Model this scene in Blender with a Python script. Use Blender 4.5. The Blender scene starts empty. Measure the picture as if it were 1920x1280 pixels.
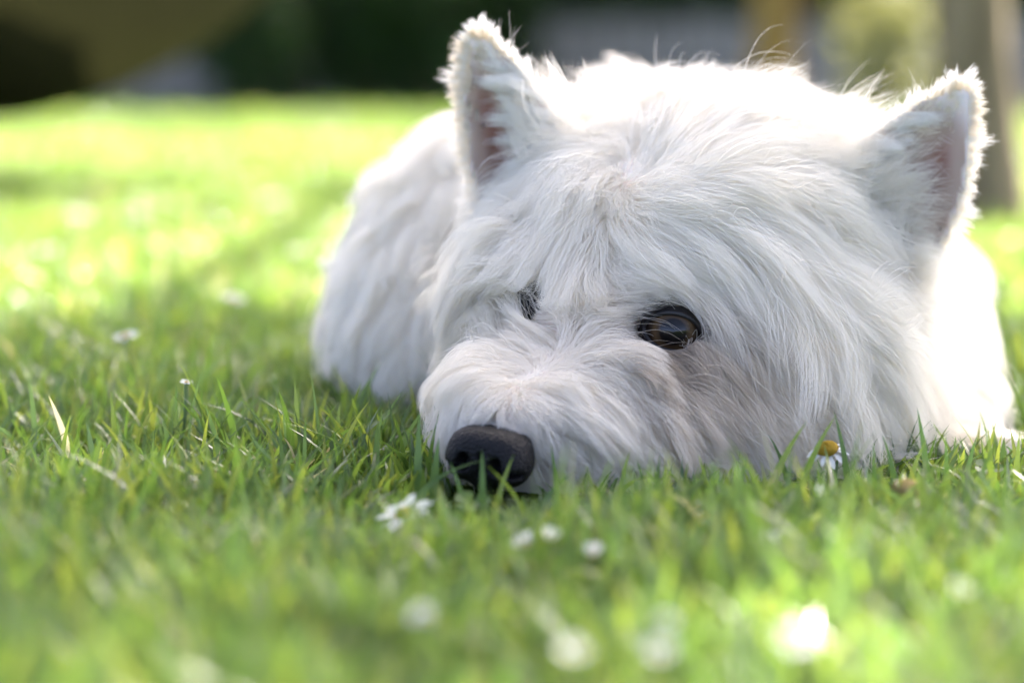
import bpy, math, random
import numpy as np
from mathutils import Vector, Matrix, kdtree

rng = np.random.default_rng(7)
random.seed(7)
R = math.radians
scene = bpy.context.scene
C = scene.collection

# ------------------------------------------------------------------ camera
CAM_H, PITCH, FPX = 0.136, R(6.17), 1920 * 85 / 36
cam = bpy.data.cameras.new('camera')
cam.lens = 85
cam.sensor_width = 36
cam.clip_start = 0.02
cam.clip_end = 3000
cam.dof.use_dof = True
cam.dof.focus_distance = 0.814
cam.dof.aperture_fstop = 4.7
cam_o = bpy.data.objects.new('camera', cam)
cam_o.location = (0, 0, CAM_H)
cam_o.rotation_euler = (math.pi / 2 - PITCH, 0, 0)
C.objects.link(cam_o)
scene.camera = cam_o

# ------------------------------------------------------------------ sky, sun, exposure
SUN_EL, SUN_AZ = R(42), R(24)          # azimuth from +Y (straight behind the dog) towards +X
world = bpy.data.worlds.new('World')
scene.world = world
world.use_nodes = True
wn = world.node_tree.nodes
sky = wn.new('ShaderNodeTexSky')
sky.sky_type = 'NISHITA'
sky.sun_disc = False
sky.sun_elevation = SUN_EL
sky.sun_rotation = SUN_AZ
sky.air_density = 0.13
sky.dust_density = 2.4
sky.ozone_density = 0.0
world.node_tree.links.new(sky.outputs[0], wn['Background'].inputs[0])
wn['Background'].inputs[1].default_value = 0.15
sun = bpy.data.lights.new('sun', 'SUN')
sun.energy = 2.7
sun.angle = R(0.53)
sun.color = (1.0, 0.93, 0.80)
sun_o = bpy.data.objects.new('sun', sun)
SUN_DIR = Vector((math.sin(SUN_AZ) * math.cos(SUN_EL), math.cos(SUN_AZ) * math.cos(SUN_EL), math.sin(SUN_EL)))
sun_o.rotation_euler = SUN_DIR.to_track_quat('Z', 'Y').to_euler()
sun_o.location = SUN_DIR * 6
C.objects.link(sun_o)
vs = scene.view_settings
vs.view_transform = 'Standard'
vs.look = 'None'
vs.gamma = 1
vs.exposure = 3.65
scene.render.film_transparent = False
cy = scene.cycles
cy.max_bounces = 14
cy.diffuse_bounces = 10
cy.glossy_bounces = 3
cy.transmission_bounces = 12
cy.transparent_max_bounces = 8
cy.use_denoising = True
cy.sample_clamp_indirect = 8
cy.blur_glossy = 0.5
scene.cycles_curves.shape = 'RIBBONS'
scene.cycles_curves.subdivisions = 2

# ------------------------------------------------------------------ pixel <-> space
SP, CP = math.sin(PITCH), math.cos(PITCH)


def pix(px, py, d):
    """Point that lies d metres in front of the lens behind photo pixel (px, py) of the 1920 x 1280 frame."""
    a, b = (px - 960) / FPX * d, -(py - 640) / FPX * d
    return np.array((a, d * CP + b * SP, CAM_H - d * SP + b * CP))


def unpix(p):
    x, y, z = p[..., 0], p[..., 1], p[..., 2] - CAM_H
    d = y * CP - z * SP
    b = y * SP + z * CP
    return 960 + x / d * FPX, 640 - b / d * FPX, d


def ground(px, py, z=0.0):
    """Point of the lawn (height z) seen at a photo pixel."""
    d = (CAM_H - z) / (SP + (py - 640) / FPX * CP)
    return pix(px, py, d)


# ------------------------------------------------------------------ helpers
def link(o, parent=None):
    C.objects.link(o)
    if parent:
        o.parent = parent
    return o


def mesh_obj(name, verts, faces, mat, parent=None, smooth=True):
    me = bpy.data.meshes.new(name)
    me.from_pydata([tuple(v) for v in verts], [], [tuple(f) for f in faces])
    if smooth:
        me.polygons.foreach_set('use_smooth', [True] * len(me.polygons))
    me.materials.append(mat)
    me.update()
    return link(bpy.data.objects.new(name, me), parent)


def np_mesh(name, verts, loops, sizes, mat, parent=None, colors=None, smooth=True):
    me = bpy.data.meshes.new(name)
    me.vertices.add(len(verts))
    me.vertices.foreach_set('co', np.ascontiguousarray(verts, dtype=np.float32).ravel())
    me.loops.add(len(loops))
    me.loops.foreach_set('vertex_index', np.ascontiguousarray(loops, dtype=np.int32))
    me.polygons.add(len(sizes))
    st = np.zeros(len(sizes), np.int32)
    st[1:] = np.cumsum(sizes)[:-1]
    me.polygons.foreach_set('loop_start', st)
    if smooth:
        me.polygons.foreach_set('use_smooth', np.ones(len(sizes), bool))
    if colors is not None:
        at = me.attributes.new('col', 'FLOAT_COLOR', 'POINT')
        c4 = np.ones((len(verts), 4), np.float32)
        c4[:, :3] = colors
        at.data.foreach_set('color', c4.ravel())
    me.materials.append(mat)
    me.update(calc_edges=True)
    return link(bpy.data.objects.new(name, me), parent)


def empty(name, loc, rz=0.0, parent=None):
    o = bpy.data.objects.new(name, None)
    o.empty_display_size = 0.02
    o.location = loc
    o.rotation_euler = (0, 0, rz)
    return link(o, parent)


def tag(o, label=None, cat=None, group=None, kind=None):
    for k, v in (('label', label), ('category', cat), ('group', group), ('kind', kind)):
        if v:
            o[k] = v
    return o


def new_mat(name):
    m = bpy.data.materials.new(name)
    m.use_nodes = True
    nt = m.node_tree
    return m, nt, nt.nodes['Principled BSDF'], nt.nodes['Material Output']


def mat_noise(name, c1, c2, scale=20.0, rough=0.8, bump=0.0, spec=0.3, detail=6.0, stretch=None):
    """Two colours mixed by noise, with optional relief."""
    m, nt, b, out = new_mat(name)
    N, L = nt.nodes, nt.links
    tc = N.new('ShaderNodeTexCoord')
    mp = N.new('ShaderNodeMapping')
    if stretch:
        mp.inputs['Scale'].default_value = stretch
    nz = N.new('ShaderNodeTexNoise')
    nz.inputs['Scale'].default_value = scale
    nz.inputs['Detail'].default_value = detail
    rp = N.new('ShaderNodeValToRGB')
    rp.color_ramp.elements[0].position, rp.color_ramp.elements[1].position = 0.35, 0.68
    rp.color_ramp.elements[0].color = (*c1, 1)
    rp.color_ramp.elements[1].color = (*c2, 1)
    L.new(tc.outputs['Object'], mp.inputs[0])
    L.new(mp.outputs[0], nz.inputs['Vector'])
    L.new(nz.outputs['Fac'], rp.inputs[0])
    L.new(rp.outputs[0], b.inputs['Base Color'])
    b.inputs['Roughness'].default_value = rough
    b.inputs['Specular IOR Level'].default_value = spec
    if bump:
        bp = N.new('ShaderNodeBump')
        bp.inputs['Strength'].default_value = bump
        bp.inputs['Distance'].default_value = 0.01
        L.new(nz.outputs['Fac'], bp.inputs['Height'])
        L.new(bp.outputs[0], b.inputs['Normal'])
    return m


def mat_leaf(name, rough=0.45, spec=0.35, trans=0.45, tint=(1.25, 1.2, 0.45), color=None, coat=0.0):
    """Thin leaf: colour from the 'col' attribute (or given), lets light through."""
    m, nt, b, out = new_mat(name)
    N, L = nt.nodes, nt.links
    if color is None:
        at = N.new('ShaderNodeAttribute')
        at.attribute_name = 'col'
        col = at.outputs['Color']
    else:
        rgb = N.new('ShaderNodeRGB')
        rgb.outputs[0].default_value = (*color, 1)
        nz = N.new('ShaderNodeTexNoise')
        nz.inputs['Scale'].default_value = 40
        mx = N.new('ShaderNodeMix')
        mx.data_type = 'RGBA'
        mx.blend_type = 'MULTIPLY'
        mx.inputs['Factor'].default_value = 0.5
        L.new(rgb.outputs[0], mx.inputs[6])
        L.new(nz.outputs['Fac'], mx.inputs[7])
        col = mx.outputs[2]
    tr = N.new('ShaderNodeBsdfTranslucent')
    ml = N.new('ShaderNodeMix')
    ml.data_type = 'RGBA'
    ml.blend_type = 'MULTIPLY'
    ml.inputs['Factor'].default_value = 1.0
    ml.inputs[7].default_value = (*tint, 1)
    L.new(col, ml.inputs[6])
    L.new(ml.outputs[2], tr.inputs['Color'])
    mix = N.new('ShaderNodeMixShader')
    mix.inputs[0].default_value = trans
    L.new(col, b.inputs['Base Color'])
    b.inputs['Roughness'].default_value = rough
    b.inputs['Specular IOR Level'].default_value = spec
    L.new(b.outputs[0], mix.inputs[1])
    L.new(tr.outputs[0], mix.inputs[2])
    L.new(mix.outputs[0], out.inputs['Surface'])
    return m


def ss(a, b, x):
    t = np.clip((x - a) / (b - a), 0, 1)
    return t * t * (3 - 2 * t)


def nrm(v):
    return v / np.maximum(np.linalg.norm(v, axis=-1, keepdims=True), 1e-9)


# ================================================================== setting
m_ground = mat_noise('lawn_soil', (0.040, 0.066, 0.012), (0.075, 0.115, 0.022), 45, 1.0, 0.4, spec=0.0)
nx, ny = 60, 90
gxs = np.sign(np.linspace(-1, 1, nx)) * np.abs(np.linspace(-1, 1, nx)) ** 3 * 120
gys = -4 + np.linspace(0, 1, ny) ** 3.2 * 400
gv = [(x, y, 0.0) for y in gys for x in gxs]
gf = [(j * nx + i, j * nx + i + 1, (j + 1) * nx + i + 1, (j + 1) * nx + i) for j in range(ny - 1) for i in range(nx - 1)]
gnd = mesh_obj('ground', gv, gf, m_ground)
tag(gnd, kind='structure')


def leaf_cloud(pos, nrm_dir, size, cols):
    """Pointed leaves (two bent quads each) as one vertex/face set."""
    n = len(pos)
    a = nrm(rng.normal(0, 1, (n, 3)) * 0.8 + nrm_dir)
    b = nrm(np.cross(a, rng.normal(0, 1, (n, 3))))
    c = np.cross(a, b)
    s = size[:, None]
    pts = np.stack([pos, pos + b * s * .42 + c * s * .26 + a * s * .05, pos + b * s, pos + b * s * .42 - c * s * .26 + a * s * .05, pos + b * s * .5 - a * s * .06], 1)
    V = pts.reshape(-1, 3)
    o = (np.arange(n) * 5)[:, None]
    F = np.concatenate([o + np.array((0, 1, 4)), o + np.array((1, 2, 4)), o + np.array((2, 3, 4)), o + np.array((3, 0, 4))])
    return V, F, np.repeat(cols, 5, 0)


def leaves_obj(name, pos, nd, size, cols, mat, parent, org):
    V, F, Cc = leaf_cloud(pos - np.asarray(org), nd, size, cols)
    return np_mesh(name, V, F.ravel(), np.full(len(F), 3), mat, parent, Cc, smooth=False)


def tube(path, rad, sides=8):
    path = [Vector(p) for p in path]
    V, F = [], []
    for i, p in enumerate(path):
        t = (path[min(i + 1, len(path) - 1)] - path[max(i - 1, 0)]).normalized()
        u = t.cross(Vector((0.31, 0.17, 0.93)))
        if u.length < 0.1:
            u = t.cross(Vector((1, 0, 0)))
        u.normalize()
        w = t.cross(u)
        for k in range(sides):
            a = 2 * math.pi * k / sides
            V.append(p + (u * math.cos(a) + w * math.sin(a)) * rad[i])
    for i in range(len(path) - 1):
        for k in range(sides):
            k2 = (k + 1) % sides
            F.append((i * sides + k, i * sides + k2, (i + 1) * sides + k2, (i + 1) * sides + k))
    F.append(tuple(range(sides))[::-1])
    F.append(tuple((len(path) - 1) * sides + k for k in range(sides)))
    return V, F


m_hedge = mat_leaf('hedge_leaf', 0.5, 0.25, 0.30)
m_tree = mat_leaf('tree_leaf', 0.5, 0.3, 0.35)
m_bark_grey = mat_noise('bark_grey_green', (0.15, 0.115, 0.06), (0.27, 0.21, 0.12), 30, 0.9, 0.8, stretch=(1, 1, 0.25))
m_bark_warm = mat_noise('bark_warm', (0.16, 0.09, 0.03), (0.36, 0.22, 0.07), 26, 0.9, 0.8, stretch=(1, 1, 0.25))
m_board = mat_noise('weathered_board', (0.21, 0.19, 0.155), (0.36, 0.33, 0.28), 9, 0.9, 0.3, stretch=(3, 3, 0.4))
m_post = mat_noise('weathered_post', (0.17, 0.15, 0.13), (0.30, 0.28, 0.24), 9, 0.9, 0.3, stretch=(3, 3, 0.4))

# --- low timber fence across the end of the lawn
FY = 9.7
fence = tag(empty('fence', (0, FY, 0)), 'low weathered grey board fence along the end of the lawn', 'fence')
bw = 0.15


def box(x0, x1, y0, y1, z0, z1):
    return [(x0, y0, z0), (x1, y0, z0), (x1, y1, z0), (x0, y1, z0), (x0, y0, z1), (x1, y0, z1), (x1, y1, z1), (x0, y1, z1)]


BF = [(0, 3, 2, 1), (4, 5, 6, 7), (0, 1, 5, 4), (1, 2, 6, 5), (2, 3, 7, 6), (3, 0, 4, 7)]
proto = None
for i in range(-48, 62):
    if proto is None:
        proto = mesh_obj('board', box(-bw / 2 + 0.006, bw / 2 - 0.006, -0.011, 0.011, 0.03, 0.37), BF, m_board, fence, smooth=False)
        o = proto
    else:
        o = link(proto.copy(), fence)
    o.location = (i * bw, random.uniform(-0.004, 0.004), random.uniform(-0.012, 0.012))
    o.rotation_euler = (0, random.uniform(-0.008, 0.008), 0)
for zc in (0.10, 0.29):
    mesh_obj('rail', box(-7.3, 9.3, 0.013, 0.05, zc - 0.03, zc + 0.03), BF, m_post, fence, smooth=False)
for i in range(-3, 5):
    mesh_obj('post', box(i * 1.85 - 0.045, i * 1.85 + 0.045, 0.051, 0.14, 0, 0.355), BF, m_post, fence, smooth=False)

# --- dark hedge behind the fence
n = 44000
hp = np.stack([rng.uniform(-15, 15, n), 10.7 + rng.normal(0, 0.30, n), rng.uniform(0.02, 2.6, n)], 1)
hp[:, 1] += 0.22 * np.sin(hp[:, 0] * 2.3) + 0.15 * np.sin(hp[:, 0] * 5.1 + hp[:, 2] * 4)
cols = np.array((0.085, 0.120, 0.050)) * (0.5 + 0.9 * rng.random((n, 1)))
hedge = tag(empty('hedge', (0, 10.7, 0)), 'tall dark green clipped hedge rising behind the board fence', 'hedge')
leaves_obj('foliage', hp, np.array((0, -0.6, 0.4)), rng.uniform(0.10, 0.18, n), cols, m_hedge, hedge, (0, 10.7, 0))
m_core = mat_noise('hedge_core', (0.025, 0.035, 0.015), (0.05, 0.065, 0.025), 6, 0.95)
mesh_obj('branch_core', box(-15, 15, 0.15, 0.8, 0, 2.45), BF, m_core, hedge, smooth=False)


# --- shrubs in front of the fence
def shrub(px, dist, rx, h, colr, label, n=1500, sz=0.06):
    x = (px - 960) / FPX * dist
    s = tag(empty('shrub', (x, dist, 0)), label, 'shrub', 'shrubs in front of the fence')
    q = nrm(rng.normal(0, 1, (n, 3))) * (rng.random((n, 1)) ** 0.35)
    lump = 1 + 0.25 * np.sin(q[:, :1] * 5 + px) * np.cos(q[:, 2:] * 6)
    q = q * lump * np.array((rx, rx * 0.8, h / 2)) + np.array((x, dist, h * 0.53))
    cols = np.array(colr) * (0.5 + 0.9 * rng.random((n, 1)))
    leaves_obj('foliage', q, np.array((0, -0.4, 0.6)), rng.uniform(sz * .7, sz * 1.3, n), cols, m_hedge, s, (x, dist, 0))
    for k in range(4):
        a = k * 1.7
        V, F = tube([(0.04 * math.cos(a), 0.04 * math.sin(a), -0.02), (rx * .3 * math.cos(a), rx * .3 * math.sin(a), h * .35), (rx * .6 * math.cos(a), rx * .6 * math.sin(a), h * .75)], (0.012, 0.009, 0.004), 6)
        mesh_obj('stem', V, F, m_bark_grey, s)
    return s


shrub(470, 8.6, 0.20, 0.55, (0.035, 0.075, 0.018), 'dark green shrub left of the paired shrubs before the fence')
shrub(550, 9.1, 0.22, 0.68, (0.045, 0.085, 0.022), 'tall mid green shrub before the fence')
shrub(680, 8.9, 0.15, 0.6, (0.030, 0.068, 0.014), 'narrow dark green shrub before the fence')
shrub(800, 9.0, 0.21, 0.65, (0.034, 0.074, 0.016), 'dense dark green shrub beside the dog\'s near ear tip')
shrub(930, 9.2, 0.19, 0.65, (0.026, 0.055, 0.014), 'very dark green shrub where the fence comes into view')
shrub(1655, 7.2, 0.13, 0.46, (0.26, 0.27, 0.14), 'small shrub on the lawn with sunlight coloured into its pale leaves', 500, 0.05)  # sunlight is put into the pale leaf colour

# --- trees; their unseen crowns are shaped to shade the dog
LITX = np.array((SUN_DIR[0], SUN_DIR[1])) / SUN_DIR[2]


def shade_want(x, y):
    """How much leaf shade is wanted on the lawn round the dog."""
    w = 0.12 * np.ones_like(x)

    def blob(cx, cy_, rx, ry, v, soft=0.35):
        nonlocal w
        q = np.sqrt(((x - cx) / rx) ** 2 + ((y - cy_) / ry) ** 2)
        k = 1 - ss(1 - soft, 1 + soft, q)
        w = w * (1 - k) + v * k
    blob(-0.6, 3.0, 2.6, 2.1, 0.0)            # open lawn behind the dog
    blob(1.2, 2.6, 1.2, 1.6, 0.0)
    blob(-0.33, 0.91, 0.30, 0.22, 1.0)        # shade left of the dog
    blob(0.05, 0.81, 0.20, 0.105, 1.0, 0.25)  # head
    blob(0.05, 1.12, 0.26, 0.24, 0.92, 0.2)   # trunk of the dog
    blob(0.075, 1.07, 0.085, 0.075, 0.8, 0.3)   # sun on the back
    blob(0.225, 0.79, 0.05, 0.10, 0.0)        # grass beside the foreleg
    blob(0.19, 1.00, 0.10, 0.12, 1.0, 0.2)   # far shoulder
    blob(0.03, 0.56, 0.19, 0.115, 0.0, 0.2)        # sun in front
    blob(-0.19, 0.52, 0.08, 0.10, 0.7)
    blob(0.21, 0.50, 0.06, 0.08, 0.6)
    blob(-0.02, 0.60, 0.03, 0.03, 0.6)
    return w


def tree(base, lean, rtrunk, hfork, centre, rad, n, bark, label, leafc):
    bx, by = base
    t = tag(empty('tree', (bx, by, 0)), label, 'tree', 'trees on the lawn')
    top = np.array((lean[0], lean[1], hfork))
    path = [np.array((0, 0, -0.05)), np.array((0, 0, 0.0)), top * 0.12, top * 0.45, top * 0.75, top]
    V, F = tube(path, [rtrunk * k for k in (1.7, 1.5, 1.08, 1.0, 0.93, 0.85)], 14)
    V = [v + Vector((random.uniform(-1, 1), random.uniform(-1, 1), 0)) * rtrunk * 0.07 for v in V]
    mesh_obj('trunk', V, F, bark, t)
    c = np.array(centre) - np.array((bx, by, 0))
    for k in range(9):
        a = k * 2.4
        e_ = c + np.array((math.cos(a) * rad[0], math.sin(a) * rad[1], (k % 3 - 0.7) * rad[2] * 0.5)) * 0.8
        m_ = (top + e_) / 2 + np.array((0, 0, 0.12))
        V, F = tube([top * 0.97, m_, e_], (rtrunk * 0.5, rtrunk * 0.3, rtrunk * 0.08), 7)
        mesh_obj('limb', V, F, bark, t)
    q = nrm(rng.normal(0, 1, (n, 3))) * (rng.random((n, 1)) ** 0.4)
    q = q * np.array(rad) + np.array(centre)
    sx, sy = q[:, 0] - LITX[0] * (q[:, 2] - 0.07), q[:, 1] - LITX[1] * (q[:, 2] - 0.07)
    q = q[rng.random(n) < shade_want(sx, sy)]  # leaves kept only where their shadow is wanted on lawn and dog
    cols = np.array(leafc) * (0.6 + 0.8 * rng.random((len(q), 1)))
    leaves_obj('shade_crown', q, np.array((0, 0, 1.0)), rng.uniform(0.045, 0.085, len(q)), cols, m_tree, t, (bx, by, 0))
    return t


g1 = ground(1838, 440)
tree((g1[0], g1[1]), (-0.06, 0.15, ), 0.030, 1.35, (0.55, 2.6, 2.35), (1.5, 1.5, 0.75), 42000, m_bark_grey,
     'young grey green tree trunk rising behind the wide open ear', (0.06, 0.11, 0.02))
tree(((1436 - 960) / FPX * 4.6, 4.6), (0.1, -0.1), 0.042, 1.7, (1.3, 3.75, 2.9), (1.5, 1.5, 0.9), 42000, m_bark_warm,
     'warm brown tree trunk standing beyond the dog\'s back', (0.06, 0.11, 0.02))

# --- hammock slung low over the lawn, with a dark load and something orange in it
m_sling = mat_leaf('olive_canvas', 0.8, 0.1, 0.34, (1.0, 1.0, 0.9), color=(0.030, 0.030, 0.013))
m_dark = mat_noise('black_blanket', (0.006, 0.006, 0.006), (0.014, 0.013, 0.012), 30, 0.95, 0.3)
m_orange = mat_noise('orange_cloth', (0.50, 0.10, 0.02), (0.62, 0.15, 0.03), 30, 0.9, 0.3)
m_rope = mat_noise('rope', (0.25, 0.21, 0.14), (0.38, 0.33, 0.22), 200, 0.9, 0.3)
HC = np.array((-0.63, 2.74, 0.0))
ha = np.array((0.505, 0.863, 0.0))
hv = np.array((-0.863, 0.505, 0.0))          # across, away from the lens
sling = tag(empty('hammock', HC), 'olive canvas hammock sagging low over the lawn under a dark load', 'hammock')
V, F = [], []
ns, nw = 40, 16
S0, S1 = -1.1, 1.0
for i in range(ns + 1):
    s = S0 + (S1 - S0) * i / ns
    z0 = 0.085 + 0.70 * s * s
    wd = 0.24 * (1 - 0.75 * (abs(s) / 1.1) ** 3)
    for j in range(nw + 1):
        v = -1 + 2 * j / nw
        p = ha * s + hv * (wd * math.sin(v * 1.35)) + np.array((0, 0, z0 + wd * 0.85 * (1 - math.cos(v * 1.35)) * (1 - 0.5 * (abs(s) / 1.1) ** 3)))
        V.append(p)
for i in range(ns):
    for j in range(nw):
        a = i * (nw + 1) + j
        F.append((a, a + 1, a + nw + 2, a + nw + 1))
mesh_obj('canvas', V, F, m_sling, sling)


def lump(name, s0, z0, r, mat, label, cat, parent=None):
    vv, ff = [], []
    c = HC + ha * s0 + np.array((0, 0, z0))
    for i in range(17):
        th = math.pi * i / 16
        for j in range(28):
            a = 2 * math.pi * j / 28
            k = 1 + 0.07 * math.sin(3 * a + 4 * th) + 0.05 * math.sin(7 * a - 2 * th)
            l = np.array((r[0] * math.sin(th) * math.cos(a), r[1] * math.sin(th) * math.sin(a), r[2] * math.cos(th))) * k
            vv.append(ha * l[0] + hv * l[1] + np.array((0, 0, l[2])))
    for i in range(16):
        for j in range(28):
            ff.append((i * 28 + j, (i + 1) * 28 + j, (i + 1) * 28 + (j + 1) % 28, i * 28 + (j + 1) % 28))
    o = mesh_obj(name, vv, ff, mat)
    o.location = c
    return tag(o, label, cat)


lump('blanket', -0.21, 0.235, (0.60, 0.195, 0.140), m_dark, 'bulky black bundle lying in the olive hammock', 'blanket')
lump('cushion', -0.26, 0.375, (0.22, 0.16, 0.06), m_orange, 'orange cushion lying on the black bundle in the hammock', 'cushion')
for sgn, s_end, tgt in ((1, S1, np.array(((1436 - 960) / FPX * 4.6 + 0.03, 4.6 - 0.05, 1.25)) - HC), (-1, S0, -ha * 1.75 + np.array((0, 0, 1.15)))):
    for v in (-1, -0.33, 0.33, 1):
        zz = 0.085 + 0.70 * s_end ** 2
        wd = 0.24 * (1 - 0.75 * (abs(s_end) / 1.1) ** 3)
        p0 = ha * s_end + hv * wd * math.sin(v * 1.35) + np.array((0, 0, zz + wd * 0.42 * (1 - math.cos(v * 1.35))))
        VV, FF = tube([p0, p0 * 0.5 + tgt * 0.5 + np.array((0, 0, -0.03)), tgt], (0.005, 0.005, 0.006), 6)
        mesh_obj('rope', VV, FF, m_rope, sling)
pv = HC - ha * 1.80
post = mesh_obj('post', *tube([(0, 0, -0.05), (0, 0, 0.6), (0.01, 0, 1.3)], (0.045, 0.043, 0.04), 12), m_post)
post.location = pv
tag(post, 'round wooden post that holds the near end of the hammock', 'post')
# ================================================================== the dog
# --- signed distance field of the body, built from shaped ellipsoids and tapered limbs
VOX = 0.0025
G0 = np.array((-0.115, 0.735, -0.004))
GN = np.array((138, 236, 72))
gx = (G0[0] + VOX * np.arange(GN[0])).astype(np.float32)
gy = (G0[1] + VOX * np.arange(GN[1])).astype(np.float32)
gz = (G0[2] + VOX * np.arange(GN[2])).astype(np.float32)
X, Y, Z = np.meshgrid(gx, gy, gz, indexing='ij')


def s_ell(c, r, yaw=0.0):
    x, y, z = X - c[0], Y - c[1], Z - c[2]
    if yaw:
        ca, sa = math.cos(yaw), math.sin(yaw)
        x, y = ca * x + sa * y, -sa * x + ca * y
    k0 = np.sqrt((x / r[0]) ** 2 + (y / r[1]) ** 2 + (z / r[2]) ** 2)
    k1 = np.sqrt((x / r[0] ** 2) ** 2 + (y / r[1] ** 2) ** 2 + (z / r[2] ** 2) ** 2)
    return k0 * (k0 - 1) / np.maximum(k1, 1e-6)


def s_cone(a, b, ra, rb):
    a, b = np.asarray(a), np.asarray(b)
    d = b - a
    t = np.clip(((X - a[0]) * d[0] + (Y - a[1]) * d[1] + (Z - a[2]) * d[2]) / d.dot(d), 0, 1)
    return np.sqrt((X - a[0] - t * d[0]) ** 2 + (Y - a[1] - t * d[1]) ** 2 + (Z - a[2] - t * d[2]) ** 2) - (ra + (rb - ra) * t)


def smin(a, b, k):
    h = np.clip(0.5 + 0.5 * (b - a) / k, 0, 1)
    return b + (a - b) * h - k * h * (1 - h)


def smax(a, b, k):
    return -smin(-a, -b, k)


mm = 0.001
HEADYAW = R(-28)
# trunk, shoulders, haunches lying on the lawn
S = s_ell((0.066, 1.085, 0.050), (0.106, 0.165, 0.061))
for c, r in ((pix(1390, 385, 1.06), (64, 80, 38)), (pix(1180, 385, 1.05), (60, 70, 38)),
             (pix(915, 435, 1.05), (42, 60, 40)), (pix(822, 590, 1.03), (34, 50, 36)), (pix(800, 680, 1.02), (27, 40, 24)),
             (pix(1670, 610, 1.02), (27, 45, 36)), (pix(1715, 710, 1.00), (20, 36, 26))):
    S = smin(S, s_ell(c, np.array(r) * mm), 0.038)
S = smin(S, s_cone(pix(1400, 520, 0.99), pix(1330, 560, 0.93), 0.066, 0.058), 0.03)
# right-hand foreleg stretched out beside the cheek
S = smin(S, s_cone(pix(1700, 740, 0.96), pix(1790, 830, 0.90), 0.021, 0.0140), 0.012)
S = smin(S, s_cone(pix(1790, 830, 0.90), pix(1865, 872, 0.872), 0.0140, 0.0095), 0.010)
S = smin(S, s_cone(pix(1865, 876, 0.872), pix(1985, 884, 0.865), 0.0095, 0.0090), 0.008)
# skull, cheeks, muzzle, jaw
S = smin(S, s_ell(pix(1270, 440, 0.895), (0.062, 0.052, 0.043), HEADYAW), 0.02)
S = smin(S, s_ell(pix(1230, 540, 0.872), (0.046, 0.046, 0.044), HEADYAW), 0.015)
S = smin(S, s_ell(pix(1480, 650, 0.885), (0.038, 0.045, 0.042), HEADYAW), 0.02)
S = smin(S, s_ell(pix(1025, 610, 0.885), (0.026, 0.040, 0.040), HEADYAW), 0.02)
S = smin(S, s_ell(pix(1420, 800, 0.870), (0.042, 0.04, 0.024), HEADYAW), 0.018)
S = smin(S, s_ell(pix(1350, 750, 0.879), (0.050, 0.043, 0.040), HEADYAW), 0.03)
S = smin(S, s_cone(pix(1145, 715, 0.845), pix(960, 815, 0.799), 0.029, 0.0170), 0.030)
S = smin(S, s_ell(pix(1240, 795, 0.851), (0.038, 0.030, 0.028)), 0.032)
S = smin(S, s_cone(pix(1190, 830, 0.846), pix(1000, 872, 0.803), 0.020, 0.012), 0.012)
S = smin(S, s_ell(pix(1130, 800, 0.818), (0.021, 0.024, 0.016), HEADYAW), 0.020)
S = smin(S, s_ell(pix(1240, 745, 0.858), (0.030, 0.026, 0.030)), 0.026)
S = smin(S, s_ell(pix(915, 792, 0.815), (0.011, 0.02, 0.014), HEADYAW), 0.010)
# brow ridges
S = smin(S, s_ell(pix(1300, 560, 0.845), (0.018, 0.012, 0.010)), 0.010)
S = smin(S, s_ell(pix(1000, 500, 0.858), (0.012, 0.014, 0.010)), 0.010)
def trilin(A, p):
    g = (p - G0) / VOX
    g = np.clip(g, 0, GN - 1.001)
    i = g.astype(int)
    f = (g - i).astype(np.float32)
    if A.ndim == 4:
        f = f[..., None]
        fx, fy, fz = f[:, 0], f[:, 1], f[:, 2]
    else:
        fx, fy, fz = f[:, 0], f[:, 1], f[:, 2]
    a, b, c = i[:, 0], i[:, 1], i[:, 2]
    return ((A[a, b, c] * (1 - fx) + A[a + 1, b, c] * fx) * (1 - fy) + (A[a, b + 1, c] * (1 - fx) + A[a + 1, b + 1, c] * fx) * fy) * (1 - fz) + \
        ((A[a, b, c + 1] * (1 - fx) + A[a + 1, b, c + 1] * fx) * (1 - fy) + (A[a, b + 1, c + 1] * (1 - fx) + A[a + 1, b + 1, c + 1] * fx) * fy) * fz


sdf = lambda p: trilin(S, p)


def cast(px, py):
    """Where the ray behind photo pixels meets the body (nan when it misses)."""
    px, py = np.asarray(px, float), np.asarray(py, float)
    d = np.full(px.shape, 0.74)
    hit = np.zeros(px.shape, bool)
    for _ in range(220):
        p = np.stack([(px - 960) / FPX * d, d * CP - (py - 640) / FPX * d * SP, CAM_H - d * SP - (py - 640) / FPX * d * CP], -1)
        s = sdf(p)
        hit |= s < 0.0006
        d = np.where(hit, d, d + np.clip(s * 0.7, 0.0004, 0.02))
    p[~hit] = np.nan
    return p


# eye sockets: the ball sits just under the surface the face shows there
ER = 0.0109
EYES = []
for (px, py, f) in ((1262, 622, (-0.06, -1.0, 0.02)), (944, 566, (-0.90, -0.43, 0.03))):
    f = nrm(np.array(f))
    c = cast([px], [py])[0]
    c = c - f * (ER - 0.0008) if len(EYES) == 0 else c - f * (ER - 0.0012)
    EYES.append((c, f))
    S = smax(S, -s_ell(c + f * 0.006, (0.0125,) * 3), 0.005)

# --- ears: thin cupped shells
def ear_frame(B, T, front, wl, wr, cup, v0):
    B, T = np.asarray(B), np.asarray(T)
    L = np.linalg.norm(T - B)
    a = (T - B) / L
    f = np.array(front, float)
    f = nrm(f - a * f.dot(a))
    v = np.cross(a, -f)                       # towards the right of the picture
    if v[0] < 0:
        v = -v
    return dict(B=B, L=L, a=a, f=f, v=v, wl=wl, wr=wr, cup=cup, v0=v0)


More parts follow.
